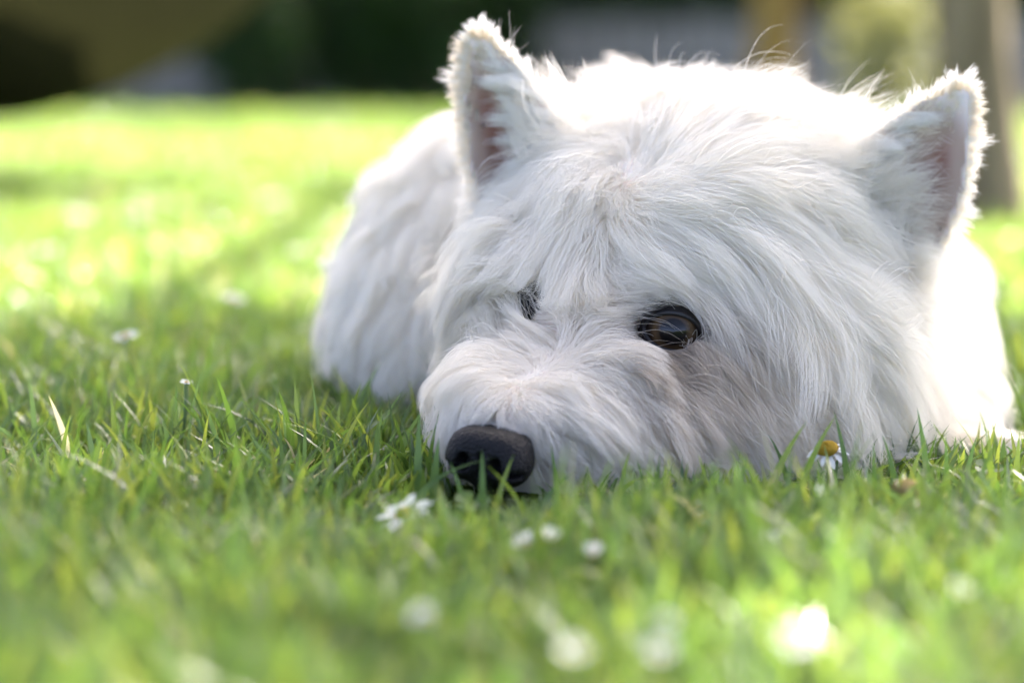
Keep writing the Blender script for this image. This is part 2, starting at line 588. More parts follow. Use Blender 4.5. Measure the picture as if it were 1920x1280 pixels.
def ear_local(e, x, y, z):
    dx, dy, dz = x - e['B'][0], y - e['B'][1], z - e['B'][2]
    u = (dx * e['a'][0] + dy * e['a'][1] + dz * e['a'][2]) / e['L']
    v = dx * e['v'][0] + dy * e['v'][1] + dz * e['v'][2]
    w = dx * e['f'][0] + dy * e['f'][1] + dz * e['f'][2]
    us = (-0.5, 0.0, 0.3, 0.55, 0.8, 0.95, 1.05)
    wl = np.interp(u, us, e['wl']) * mm
    wr = np.interp(u, us, e['wr']) * mm
    vn = np.where(v < 0, v / wl, v / wr)
    v0 = e['v0']
    t = np.where(vn > v0, np.abs(vn - v0) / (1 - v0), np.abs(vn - v0) / (1 + v0))
    side = np.where(vn > v0, e['cup'][1], e['cup'][0])
    bend = side * mm * np.minimum(t, 1.3) ** 1.25 * np.clip(1.02 - u, 0.05, 1) ** 0.6
    return u, v, w - bend, vn, wl, wr


EARS = [
    ear_frame(pix(1655, 440, 0.885), pix(1814, 158, 0.850), (-0.25, -1, 0.05),
              (27, 27, 26, 21, 12, 5, 0.6), (22, 22, 22, 18.5, 10, 4, 0.6), (9, 15), 0.25),
    ear_frame(pix(985, 345, 0.895), pix(893, 58, 0.870), (-0.20, -1, 0.05),
              (17, 16.5, 15.5, 13, 8, 3.5, 0.6), (22, 22, 21, 17.5, 11, 5, 0.6), (13, 8), -0.35),
]
for e in EARS:
    u, v, w, vn, wl, wr = ear_local(e, X, Y, Z)
    sh = np.abs(w) - 0.0024
    sh = np.maximum(sh, np.maximum(v - wr, -v - wl))
    sh = np.maximum(sh, np.maximum((u - 0.99) * e['L'], (-0.45 - u) * e['L']))
    S = smin(S, sh, 0.006)
S = np.maximum(S, 0.0015 - Z).astype(np.float32)
del X, Y, Z


def surface_nets(F, org, h):
    n = F.shape
    neg = F < 0
    cnt = np.zeros([k - 1 for k in n], np.float32)
    acc = np.zeros([k - 1 for k in n] + [3], np.float32)
    sl = lambda o, ax: tuple(slice(o[k], n[k] - 1 + o[k]) for k in range(3))
    corners = [(i, j, k) for i in (0, 1) for j in (0, 1) for k in (0, 1)]
    for c in corners:
        for ax in range(3):
            if c[ax]:
                continue
            c2 = list(c)
            c2[ax] = 1
            a, b = F[sl(c, ax)], F[sl(c2, ax)]
            m = neg[sl(c, ax)] != neg[sl(c2, ax)]
            t = np.where(m, a / np.where(m, a - b, 1), 0)
            cnt += m
            for q in range(3):
                acc[..., q] += m * (c[q] + (t if q == ax else 0))
    act = cnt > 0
    idx = -np.ones(act.shape, np.int64)
    idx[act] = np.arange(act.sum())
    ijk = np.argwhere(act)
    V = org + h * (ijk + acc[act] / cnt[act][:, None])
    quads = []
    for ax in range(3):
        o1, o2 = [(1, 2), (2, 0), (0, 1)][ax]
        s0 = [slice(None)] * 3
        s1 = [slice(None)] * 3
        s0[ax], s1[ax] = slice(0, -1), slice(1, None)
        m = neg[tuple(s0)] != neg[tuple(s1)]
        e = np.argwhere(m)
        e = e[(e[:, o1] > 0) & (e[:, o2] > 0) & (e[:, o1] < n[o1] - 1) & (e[:, o2] < n[o2] - 1)]
        d1, d2 = np.zeros(3, int), np.zeros(3, int)
        d1[o1], d2[o2] = 1, 1
        q = np.stack([idx[tuple((e - d1 - d2).T)], idx[tuple((e - d2).T)], idx[tuple(e.T)], idx[tuple((e - d1).T)]], 1)
        flip = ~neg[tuple(e.T)]
        q[flip] = q[flip][:, ::-1]
        quads.append(q)
    return V, np.concatenate(quads)


GRAD = np.stack(np.gradient(S, VOX), -1).astype(np.float32)
sgrad = lambda p: nrm(trilin(GRAD, p))


BV, BQ = surface_nets(S, G0, VOX)

# --- tints of the coat: (px, py, rx, ry, colour, strength), stains, skin tones and darker patches under cheek and jaw
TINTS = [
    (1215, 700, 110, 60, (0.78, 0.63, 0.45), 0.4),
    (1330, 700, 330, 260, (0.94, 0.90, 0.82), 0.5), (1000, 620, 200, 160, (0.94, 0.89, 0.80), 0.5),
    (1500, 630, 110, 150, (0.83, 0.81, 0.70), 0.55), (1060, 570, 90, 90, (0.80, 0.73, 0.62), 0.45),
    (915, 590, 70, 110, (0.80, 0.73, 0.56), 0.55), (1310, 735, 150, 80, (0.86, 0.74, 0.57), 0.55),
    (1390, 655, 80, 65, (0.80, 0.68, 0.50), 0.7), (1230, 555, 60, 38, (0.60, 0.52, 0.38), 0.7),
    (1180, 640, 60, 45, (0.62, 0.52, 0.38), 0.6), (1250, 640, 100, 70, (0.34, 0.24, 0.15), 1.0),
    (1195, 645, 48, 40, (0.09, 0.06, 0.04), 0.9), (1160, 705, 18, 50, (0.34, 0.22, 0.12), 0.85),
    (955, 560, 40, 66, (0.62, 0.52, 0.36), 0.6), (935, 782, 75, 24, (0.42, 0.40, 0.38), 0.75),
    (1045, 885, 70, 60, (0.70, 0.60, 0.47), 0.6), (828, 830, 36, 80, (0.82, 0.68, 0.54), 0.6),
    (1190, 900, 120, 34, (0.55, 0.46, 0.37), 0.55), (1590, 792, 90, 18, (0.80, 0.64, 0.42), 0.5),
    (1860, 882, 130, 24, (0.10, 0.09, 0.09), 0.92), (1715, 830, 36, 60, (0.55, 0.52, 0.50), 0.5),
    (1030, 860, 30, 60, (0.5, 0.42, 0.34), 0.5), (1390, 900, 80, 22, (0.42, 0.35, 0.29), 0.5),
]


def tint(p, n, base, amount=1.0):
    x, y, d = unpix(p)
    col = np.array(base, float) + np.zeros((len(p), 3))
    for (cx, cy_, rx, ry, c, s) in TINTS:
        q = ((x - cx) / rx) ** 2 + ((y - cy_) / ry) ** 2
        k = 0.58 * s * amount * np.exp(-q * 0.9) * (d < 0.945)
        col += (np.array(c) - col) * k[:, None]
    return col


# --- guides of the coat: photo pixel, direction in the picture, length in mm, lift off the skin
GUIDES = [
    # forehead, falling to the brows, and the parting
    (1150, 300, -.1, .9, 26, .35), (1120, 380, -.2, 1, 26, .3), (1080, 450, -.2, 1, 22, .25), (1150, 470, -.05, 1, 20, .25),
    (1060, 520, -.1, 1, 16, .2), (1110, 560, .05, 1, 14, .2), (1040, 400, -.3, .9, 24, .3), (1090, 620, -.1, 1, 12, .2),
    (1000, 420, -.3, .9, 24, .3), (960, 460, -.25, 1, 22, .25), (920, 430, -.3, .9, 22, .3), (890, 500, -.1, 1, 22, .3),
    (900, 590, -.2, 1, 18, .25), (880, 660, -.4, .8, 20, .3),
    # sweep over the right brow and down the cheek
    (1230, 390, .75, -.15, 34, .35), (1320, 380, .9, .0, 36, .35), (1420, 400, .9, .3, 38, .35), (1230, 450, .7, .4, 30, .35),
    (1300, 460, .75, .6, 36, .35), (1400, 470, .6, .75, 40, .3), (1480, 480, .6, .75, 40, .3), (1250, 510, .5, .85, 20, .35),
    (1330, 530, .5, .85, 26, .25), (1400, 560, .45, .9, 34, .25), (1500, 570, .5, .85, 40, .25), (1560, 520, .75, .65, 38, .3),
    (1450, 640, .5, .85, 36, .25), (1550, 650, .6, .8, 38, .25), (1620, 600, .85, .5, 36, .3), (1680, 600, 1, .12, 30, .35),
    (1640, 680, .85, .45, 34, .3), (1700, 690, .95, .3, 30, .35), (1600, 760, .7, .65, 32, .3), (1660, 790, .7, .6, 28, .35),
    (1530, 760, .6, .8, 34, .25), (1450, 760, .6, .75, 34, .25), (1550, 840, .5, .8, 26, .25), (1450, 850, .6, .75, 28, .25),
    # top of the head, running back and to the ears
    (1200, 300, .2, -.9, 26, .45), (1300, 310, .4, -.7, 30, .45), (1400, 320, .8, -.35, 32, .4), (1500, 360, .95, .05, 34, .4),
    (1550, 420, .95, .2, 34, .35), (1600, 470, .95, .2, 28, .4), (1200, 240, .0, -.9, 24, .5), (1300, 250, .2, -.9, 24, .5),
    (1400, 260, .5, -.7, 26, .5), (1100, 270, -.6, -.5, 26, .4), (1060, 240, -.8, -.35, 26, .4), (1050, 310, -.9, .1, 26, .35),
    (1500, 290, .8, -.4, 28, .45), (1010, 330, -.9, .25, 24, .35),
    # bridge of the muzzle: a fan that opens to both sides
    (1090, 660, -.4, -.6, 14, .35), (1040, 680, -.5, -.75, 20, .4), (1000, 640, -.5, -.8, 22, .45), (990, 600, -.35, -.9, 18, .45),
    (960, 690, -.8, -.3, 16, .3), (910, 700, -.9, .2, 16, .28), (850, 730, -.65, .7, 15, .3), (815, 790, -.3, .95, 13, .3),
    (815, 860, -.15, 1, 16, .35), (950, 750, -.5, .3, 10, .35), (900, 770, -.6, .7, 9, .35), (930, 785, -.2, 1, 7, .45), (970, 785, .25, 1, 7, .45),
    (1000, 740, .7, -.2, 16, .35), (1050, 710, .8, .0, 28, .35), (1100, 705, .85, .25, 28, .3), (1050, 770, .9, .3, 32, .3),
    (1010, 800, .6, .75, 12, .3), (1110, 770, .8, .55, 34, .3), (1140, 730, .75, .6, 20, .3), (1180, 800, .7, .7, 36, .25), (1100, 830, .7, .7, 32, .25),
    (1050, 860, .75, .6, 18, .3), (1030, 900, .5, .7, 14, .35), (1150, 880, .75, .6, 20, .3), (1250, 880, .7, .65, 32, .3), (1350, 890, .7, .6, 24, .3),
    # round the right eye
    (1150, 600, .6, -.7, 12, .35), (1165, 640, .95, -.15, 11, .4), (1190, 580, .8, -.55, 12, .35), (1190, 680, .6, .1, 9, .35),
    (1230, 545, .95, -.1, 12, .3), (1270, 555, .9, .35, 12, .3), (1330, 580, .75, .65, 14, .25), (1360, 640, .8, .55, 14, .25),
    (1200, 720, .3, .95, 16, .2), (1250, 700, .15, 1, 14, .2), (1300, 700, .35, .95, 16, .2), (1350, 690, .6, .75, 18, .2), (1400, 700, .85, .45, 20, .25),
    (1250, 770, .4, .9, 24, .2), (1330, 780, .5, .85, 26, .2), (1390, 760, .65, .7, 26, .25), (1180, 760, .5, .85, 20, .2), (1250, 830, .55, .8, 26, .25), (1350, 840, .6, .75, 28, .25),
    # left eye
    (930, 540, .3, .9, 10, .25), (1000, 560, -.45, -.7, 20, .5), (985, 600, -.4, -.75, 20, .5), (940, 620, -.5, -.3, 12, .3), (985, 520, -.3, .8, 12, .25),
    # right ear: medial tufts across the hollow, short hair on the flap
    (1590, 330, .5, -.8, 22, .3), (1630, 300, .6, -.75, 22, .3), (1660, 250, .65, -.7, 18, .3), (1700, 210, .75, -.6, 14, .3), (1640, 360, .75, -.55, 24, .35),
    (1690, 320, .75, -.5, 20, .35), (1700, 260, .8, -.4, 16, .3), (1620, 420, .9, -.2, 26, .4), (1670, 400, .9, -.3, 22, .4), (1640, 470, 1, .0, 22, .4),
    (1800, 200, .8, -.5, 9, .3), (1800, 260, 1, -.15, 9, .35), (1810, 330, 1, .0, 10, .35), (1800, 400, 1, .1, 11, .4), (1760, 430, 1, .1, 11, .35), (1790, 165, .5, -.8, 8, .4),
    (1720, 480, .95, .1, 10, .35), (1740, 170, .3, -.9, 8, .4),
    # left ear
    (880, 120, -.4, -.8, 8, .35), (870, 200, -.9, -.2, 9, .35), (880, 280, -.9, .2, 10, .4), (900, 340, -.6, .6, 10, .35), (960, 100, .5, -.7, 10, .4), (990, 160, .4, -.8, 12, .4),
    (980, 230, -.6, -.7, 16, .35), (1010, 240, -.65, -.6, 20, .35), (960, 180, -.3, -.9, 12, .3), (970, 290, -.9, -.3, 20, .35), (900, 60, -.1, -1, 7, .4), (1030, 200, -.4, -.8, 16, .35),
    # trunk and shoulders
    (1100, 170, -.2, .6, 26, .6), (1250, 150, .0, -.5, 26, .8), (1400, 170, .2, -.4, 26, .8), (1500, 220, .5, -.2, 26, .7), (840, 330, -.5, .8, 24, .45), (780, 420, -.4, .9, 24, .45),
    (730, 520, -.4, .9, 24, .4), (680, 600, -.4, .9, 22, .4), (660, 680, -.2, 1, 22, .35), (760, 640, -.1, 1, 24, .35), (820, 560, .0, 1, 24, .35), (820, 700, .1, 1, 20, .3),
    (1790, 540, .6, .8, 22, .45), (1830, 640, .5, .85, 22, .45), (1840, 720, .3, .95, 20, .4),
    # foreleg and paw
    (1740, 770, .5, .75, 12, .25), (1800, 800, .6, .6, 10, .2), (1850, 840, .8, .4, 9, .2), (1900, 860, .95, .1, 8, .2),
]
ga = np.array(GUIDES, float)
gp = cast(ga[:, 0], ga[:, 1])
ok = ~np.isnan(gp[:, 0])
ga, gp = ga[ok], gp[ok]
gn = sgrad(gp)
AX_R, AX_D = np.array((1.0, 0, 0)), np.array((0, -SP, -CP))      # right and down of the picture, in space
gd = ga[:, 2:3] * AX_R + ga[:, 3:4] * AX_D
gd = nrm(gd - gn * (gd * gn).sum(1, keepdims=True))


def coat(p, n, sig=0.011):
    """Flow, length and lift of the coat at surface points."""
    flow = np.zeros((len(p), 3))
    ll = np.zeros((len(p), 2))
    for i in range(0, len(p), 20000):
        q, m = p[i:i + 20000], n[i:i + 20000]
        d2 = (q * q).sum(1)[:, None] + (gp * gp).sum(1)[None] - 2 * q @ gp.T
        wt = np.exp(-np.maximum(d2, 0) / (2 * sig * sig)) * np.clip(0.25 + m @ gn.T, 0.02, 1)
        far = np.exp(-np.maximum(d2, 0) / (2 * 0.03 ** 2)) * 0.004 * np.clip(0.25 + m @ gn.T, 0.0, 1)
        wt = wt + far
        dflt = np.stack([m[:, 0] * 0.4, 0.75 + 0 * m[:, 0], -0.45 - 0.2 * m[:, 2]], 1)
        k = 0.0006
        tot = wt.sum(1)[:, None] + k
        flow[i:i + 20000] = (wt @ gd + k * dflt) / tot
        ll[i:i + 20000] = (wt @ ga[:, 4:6] + k * np.array((26, .5))) / tot
    t = flow - n * (flow * n).sum(1, keepdims=True)
    return t, ll[:, 0] * mm, ll[:, 1]


# --- skin
bn = sgrad(BV)
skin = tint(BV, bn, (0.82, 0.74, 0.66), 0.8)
for e in EARS:
    u, v, w, vn, wl, wr = ear_local(e, BV[:, 0], BV[:, 1], BV[:, 2])
    k = (np.exp(-((vn - e['v0']) / 0.42) ** 2) * (w > 0) * (np.abs(vn) < 1.1) * ss(-0.5, -0.3, u) * (1 - ss(0.55, 0.9, u)) * (np.abs(w) < 0.004))[:, None]
    skin += (np.array((0.30, 0.135, 0.095)) - skin) * k
    k = ((w > 0) * (np.abs(vn) < 0.92) * (np.abs(w) < 0.004) * ss(-0.45, -0.2, u) * (1 - ss(0.7, 0.95, u)) * (1 - k[:, 0]))[:, None]
    skin += (np.array((0.34, 0.22, 0.15)) - skin) * k * 0.8
for c, f in EYES:
    k = np.exp(-(np.linalg.norm(BV - c, axis=1) / 0.016) ** 4)[:, None]
    skin += (np.array((0.035, 0.026, 0.02)) - skin) * k

m_skin, nt, b, out = new_mat('dog_skin')
at = nt.nodes.new('ShaderNodeAttribute')
at.attribute_name = 'col'
nz = nt.nodes.new('ShaderNodeTexNoise')
nz.inputs['Scale'].default_value = 900
bp = nt.nodes.new('ShaderNodeBump')
bp.inputs['Strength'].default_value = 0.25
bp.inputs['Distance'].default_value = 0.001
nt.links.new(at.outputs['Color'], b.inputs['Base Color'])
nt.links.new(nz.outputs['Fac'], bp.inputs['Height'])
nt.links.new(bp.outputs[0], b.inputs['Normal'])
b.inputs['Roughness'].default_value = 0.6
b.inputs['Subsurface Weight'].default_value = 0.35
b.inputs['Subsurface Radius'].default_value = (0.006, 0.002, 0.001)

DOG_AT = np.array((0.07, 0.98, 0.0))
dog = tag(empty('dog', DOG_AT), 'shaggy white terrier with pricked ears lying with its chin on the grass', 'dog')
body = np_mesh('body', BV - DOG_AT, BQ.ravel(), np.full(len(BQ), 4), m_skin, dog, skin)

# --- nose
NOSE_C = pix(921, 853, 0.7795)
nF = nrm(np.array((-0.42, -0.90, -0.02)))
nS = nrm(np.cross(np.array((0, 0, 1.0)), -nF))
if nS[0] < 0:
    nS = -nS
nS = nrm(nS + np.array((0, 0, -0.10)))
nU = nrm(np.cross(nF, nS))
if nU[2] < 0:
    nU = -nU
h = 0.0007
ax = np.arange(-0.021, 0.021, h)
s_, u_, f_ = np.meshgrid(ax, ax, ax, indexing='ij')


def e3(c, r, p=2.0):
    q = ((np.abs(s_ - c[0]) / r[0]) ** p + (np.abs(u_ - c[1]) / r[1]) ** p + (np.abs(f_ - c[2]) / r[2]) ** p) ** (1 / p)
    return (q - 1) * min(r)


NS = e3((0, 0.0018, 0), (0.0146, 0.0084, 0.0100), 2.8)
NS = smin(NS, e3((0.0085, -0.0025, 0.0015), (0.0066, 0.0072, 0.0085)), 0.004)
NS = smin(NS, e3((-0.0085, -0.0025, 0.0015), (0.0066, 0.0072, 0.0085)), 0.004)
NS = smin(NS, e3((0, -0.0070, -0.001), (0.0062, 0.0074, 0.0080)), 0.004)
for sg in (-1, 1):
    NS = smax(NS, -e3((sg * 0.0062, -0.0016, 0.0092), (0.0026, 0.0030, 0.0060)), 0.0012)
    NS = smax(NS, -e3((sg * 0.0105, -0.0042, 0.0075), (0.0048, 0.0013, 0.0052)), 0.0010)
NS = smax(NS, -np.maximum(np.maximum(np.abs(s_) - 0.0006, u_ - 0.002), 0.004 - f_), 0.0010)
nv, nq = surface_nets(NS.astype(np.float32), np.array((ax[0],) * 3), h)
nv = nv * 0.92
nose_v = NOSE_C + nv[:, 0:1] * nS + nv[:, 1:2] * nU + nv[:, 2:3] * nF
if np.dot(np.cross(nS, nU), nF) < 0:
    nq = nq[:, ::-1]
m_nose, nt, b, out = new_mat('nose_leather')
b.inputs['Base Color'].default_value = (0.008, 0.0075, 0.008, 1)
b.inputs['Roughness'].default_value = 0.5
b.inputs['Specular IOR Level'].default_value = 0.22
vo = nt.nodes.new('ShaderNodeTexVoronoi')
vo.inputs['Scale'].default_value = 1000
tcn = nt.nodes.new('ShaderNodeTexCoord')
nt.links.new(tcn.outputs['Object'], vo.inputs['Vector'])
bp = nt.nodes.new('ShaderNodeBump')
bp.inputs['Strength'].default_value = 0.65
bp.inputs['Distance'].default_value = 0.0007
nt.links.new(vo.outputs['Distance'], bp.inputs['Height'])
nt.links.new(bp.outputs[0], b.inputs['Normal'])
np_mesh('nose', nose_v - DOG_AT, nq.ravel(), np.full(len(nq), 4), m_nose, dog)

# --- eyes: ball with iris and pupil, wet dark lids round an almond opening
m_eye, nt, b, out = new_mat('eye_brown')
N, L = nt.nodes, nt.links
tc = N.new('ShaderNodeTexCoord')
sep = N.new('ShaderNodeSeparateXYZ')
L.new(tc.outputs['Object'], sep.inputs[0])
rp = N.new('ShaderNodeValToRGB')
rp.color_ramp.interpolation = 'EASE'
els = rp.color_ramp.elements
els[0].position, els[0].color = 0.0, (0.10, 0.07, 0.05, 1)
els[1].position, els[1].color = 1.0, (0.002, 0.002, 0.002, 1)
for pos, c in ((0.66, (0.02, 0.012, 0.008)), (0.70, (0.03, 0.018, 0.009)), (0.82, (0.085, 0.050, 0.021)), (0.90, (0.045, 0.027, 0.012)), (0.935, (0.003, 0.002, 0.002))):
    e_ = els.new(pos)
    e_.color = (*c, 1)
mr = N.new('ShaderNodeMapRange')
mr.inputs['From Min'].default_value = 0.0
mr.inputs['From Max'].default_value = 0.0109
L.new(sep.outputs['Z'], mr.inputs['Value'])
L.new(mr.outputs[0], rp.inputs[0])
L.new(rp.outputs[0], b.inputs['Base Color'])
b.inputs['Roughness'].default_value = 0.5
b.inputs['Specular IOR Level'].default_value = 0.1
b.inputs['Coat Weight'].default_value = 0.75
b.inputs['Coat Roughness'].default_value = 0.03
b.inputs['Coat IOR'].default_value = 1.45
m_lid, nt, b, out = new_mat('eyelid_skin')
b.inputs['Base Color'].default_value = (0.012, 0.010, 0.010, 1)
b.inputs['Roughness'].default_value = 0.35
nz = nt.nodes.new('ShaderNodeTexNoise')
nz.inputs['Scale'].default_value = 700
bp = nt.nodes.new('ShaderNodeBump')
bp.inputs['Strength'].default_value = 0.3
bp.inputs['Distance'].default_value = 0.0006
nt.links.new(nz.outputs['Fac'], bp.inputs['Height'])
nt.links.new(bp.outputs[0], b.inputs['Normal'])

for ei, (c, f) in enumerate(EYES):
    zax = Vector(f)
    xax = Vector((1, 0, 0)) - zax * zax.x if ei == 0 else Vector((0.8, -0.55, 0)) - zax * Vector((0.8, -0.55, 0)).dot(zax)
    xax.normalize()
    yax = zax.cross(xax)
    if yax.z < 0:
        xax, yax = -xax, -yax
    M = Matrix((xax, yax, zax)).transposed()
    roll = Matrix.Rotation(R(-4), 3, 'Z')
    M = M @ roll
    vs_, fs_ = [], []
    nl, nr_ = 40, 28
    for i in range(nr_ + 1):
        th = math.pi * i / nr_
        for j in range(nl):
            a = 2 * math.pi * j / nl
            rr = ER * (1 + 0.035 * max(0, math.cos(th)) ** 12)      # slight corneal bulge
            vs_.append((rr * math.sin(th) * math.cos(a), rr * math.sin(th) * math.sin(a), rr * math.cos(th)))
    for i in range(nr_):
        for j in range(nl):
            fs_.append((i * nl + j, (i + 1) * nl + j, (i + 1) * nl + (j + 1) % nl, i * nl + (j + 1) % nl))
    eye = mesh_obj('eye', vs_, fs_, m_eye, dog)
    eye.matrix_local = Matrix.Translation(Vector(c - DOG_AT)) @ M.to_4x4()
    # lids
    vs_, fs_ = [], []
    na, nb = 64, 10
    for j in range(na):
        a = 2 * math.pi * j / na
        ca, sa = math.cos(a), math.sin(a)
        # almond: pointed at both corners, upper lid higher
        hx = 0.0093
        hy = 0.0061 if sa > 0 else 0.0053
        px_ = hx * math.copysign(abs(ca) ** 0.9, ca)
        py_ = hy * math.copysign(abs(sa) ** 1.25, sa) - 0.0006 - 0.0006 * ca
        for k in range(nb):
            t = k / (nb - 1)
            g = 1 + t * 0.85
            qx, qy = px_ * g, py_ * (1 + t * 1.25)
            rad = math.hypot(qx, qy)
            rr = ER * 1.03 + 0.0009 * math.sin(min(1, t * 3.2) * math.pi) + 0.0012 * t
            z = math.sqrt(max(rr * rr - rad * rad, 0)) if rad < rr * 0.93 else rr * 0.3676 - (rad - rr * 0.93) * 0.6
            vs_.append((qx, qy, z))
    for j in range(na):
        for k in range(nb - 1):
            j2 = (j + 1) % na
            fs_.append((j * nb + k, j * nb + k + 1, j2 * nb + k + 1, j2 * nb + k))
    mesh_obj('eyelid', vs_, fs_, m_lid, eye)

# --- fur
m_fur = bpy.data.materials.new('white_fur')
m_fur.use_nodes = True
nt = m_fur.node_tree
N, L = nt.nodes, nt.links
N.remove(N['Principled BSDF'])
at = N.new('ShaderNodeAttribute')
at.attribute_name = 'col'
df = N.new('ShaderNodeBsdfDiffuse')
tr = N.new('ShaderNodeBsdfTranslucent')
gl = N.new('ShaderNodeBsdfGlossy')
gl.inputs['Roughness'].default_value = 0.45
m1 = N.new('ShaderNodeMixShader')
m1.inputs[0].default_value = 0.5
m2 = N.new('ShaderNodeMixShader')
m2.inputs[0].default_value = 0.04
for s_ in (df, tr):
    L.new(at.outputs['Color'], s_.inputs['Color'])
L.new(df.outputs[0], m1.inputs[1])
L.new(tr.outputs[0], m1.inputs[2])
L.new(m1.outputs[0], m2.inputs[1])
L.new(gl.outputs[0], m2.inputs[2])
L.new(m2.outputs[0], N['Material Output'].inputs['Surface'])

tri = np.concatenate([BQ[:, [0, 1, 2]], BQ[:, [0, 2, 3]]])
ta, tb, tc_ = BV[tri[:, 0]], BV[tri[:, 1]], BV[tri[:, 2]]
tarea = np.linalg.norm(np.cross(tb - ta, tc_ - ta), axis=1) / 2
tcen = (ta + tb + tc_) / 3


def sample(n, weight):
    pr = tarea * weight
    i = rng.choice(len(tri), n, p=pr / pr.sum())
    r1, r2 = np.sqrt(rng.random(n))[:, None], rng.random(n)[:, None]
    return (1 - r1) * ta[i] + r1 * (1 - r2) * tb[i] + r1 * r2 * tc_[i]


def clump_to(Pts, Cpts, near, amount, power):
    """Pull strands onto their lock's leader towards the tips."""
    K = Pts.shape[1]
    t = np.linspace(0, 1, K)[None, :, None] ** power
    am = amount * (0.5 + 0.5 * rng.random(len(Cpts)))[near][:, None, None]
    return Pts + (Cpts[near] - Pts) * t * am


def nearest(roots, croots):
    kd = kdtree.KDTree(len(croots))
    for i, c in enumerate(croots):
        kd.insert(c, i)
    kd.balance()
    return np.fromiter((kd.find(r)[1] for r in roots), int, len(roots))


def grow(p, n, K, len_scale, layer, stray, wave, sig, cid, nc, shag):
    """Let strands run over the skin along the coat's flow; each lock (cid) has a will of its own."""
    t0, ln, lift = coat(p, n, sig)
    ln = ln * len_scale * (0.8 + 0.4 * rng.random(len(p))) * (1 + shag * (rng.random(nc) - 0.45))[cid]
    lift = lift * (1 + 1.3 * shag * (rng.random(nc) - 0.35))[cid]
    Pts = np.zeros((len(p), K, 3))
    Pts[:, 0] = p - n * 0.0006
    q = p.copy()
    lay = layer * (0.2 + 0.45 * rng.random(len(p)) + 0.6 * shag * rng.random(nc)[cid]) * np.clip(ln / 0.024, 0.2, 1.2)
    jit = rng.normal(0, 1, (len(p), 3)) * 0.09 + (rng.normal(0, 1, (nc, 3)) * 0.30 * shag)[cid]
    is_stray = rng.random(len(p)) < stray
    lift = lift + is_stray * 0.5
    jit[is_stray] *= 4
    ph = rng.random((len(p), 3)) * 6.28
    fl = t0
    nn = n
    for k in range(1, K):
        t = k / (K - 1)
        if k > 1:
            nn = sgrad(q)
            if k % 2 == 0:
                fl = coat(q - nn * sdf(q)[:, None], nn, sig)[0]
        d = nrm(fl) + nn * (lift * (1.25 - 1.35 * t))[:, None] + jit + np.array((0, 0, -0.12)) * t
        d = nrm(d)
        d = nrm(d + wave * np.sin(ph + t * 5.0))
        q = q + d * (ln / (K - 1))[:, None]
        s = sdf(q)
        want = lay * min(1.0, t * 2.2)
        push = np.where(s < want, (want - s) * 0.75, np.where(s > want * 1.6 + 0.001, -(s - want * 1.6) * 0.22, 0))
        push[is_stray & (push < 0)] = 0
        q = q + nn * push[:, None]
        q[:, 2] = np.maximum(q[:, 2], 0.003)
        Pts[:, k] = q
    return Pts, ln


def fur_obj(name, Pts, rad, col, parent):
    n, K = Pts.shape[:2]
    hc = bpy.data.hair_curves.new(name)
    hc.add_curves([K] * n)
    hc.attributes['position'].data.foreach_set('vector', np.ascontiguousarray(Pts - DOG_AT, dtype=np.float32).ravel())
    ra = hc.attributes.get('radius') or hc.attributes.new('radius', 'FLOAT', 'POINT')
    taper = np.interp(np.linspace(0, 1, K), (0, 0.5, 0.85, 1), (1, 0.9, 0.55, 0.15))
    ra.data.foreach_set('value', (rad[:, None] * taper[None]).astype(np.float32).ravel())
    ca = hc.attributes.new('col', 'FLOAT_COLOR', 'CURVE')
    c4 = np.ones((n, 4), np.float32)
    c4[:, :3] = col
    ca.data.foreach_set('color', c4.ravel())
    hc.materials.append(m_fur)
    return link(bpy.data.objects.new(name, hc), parent)


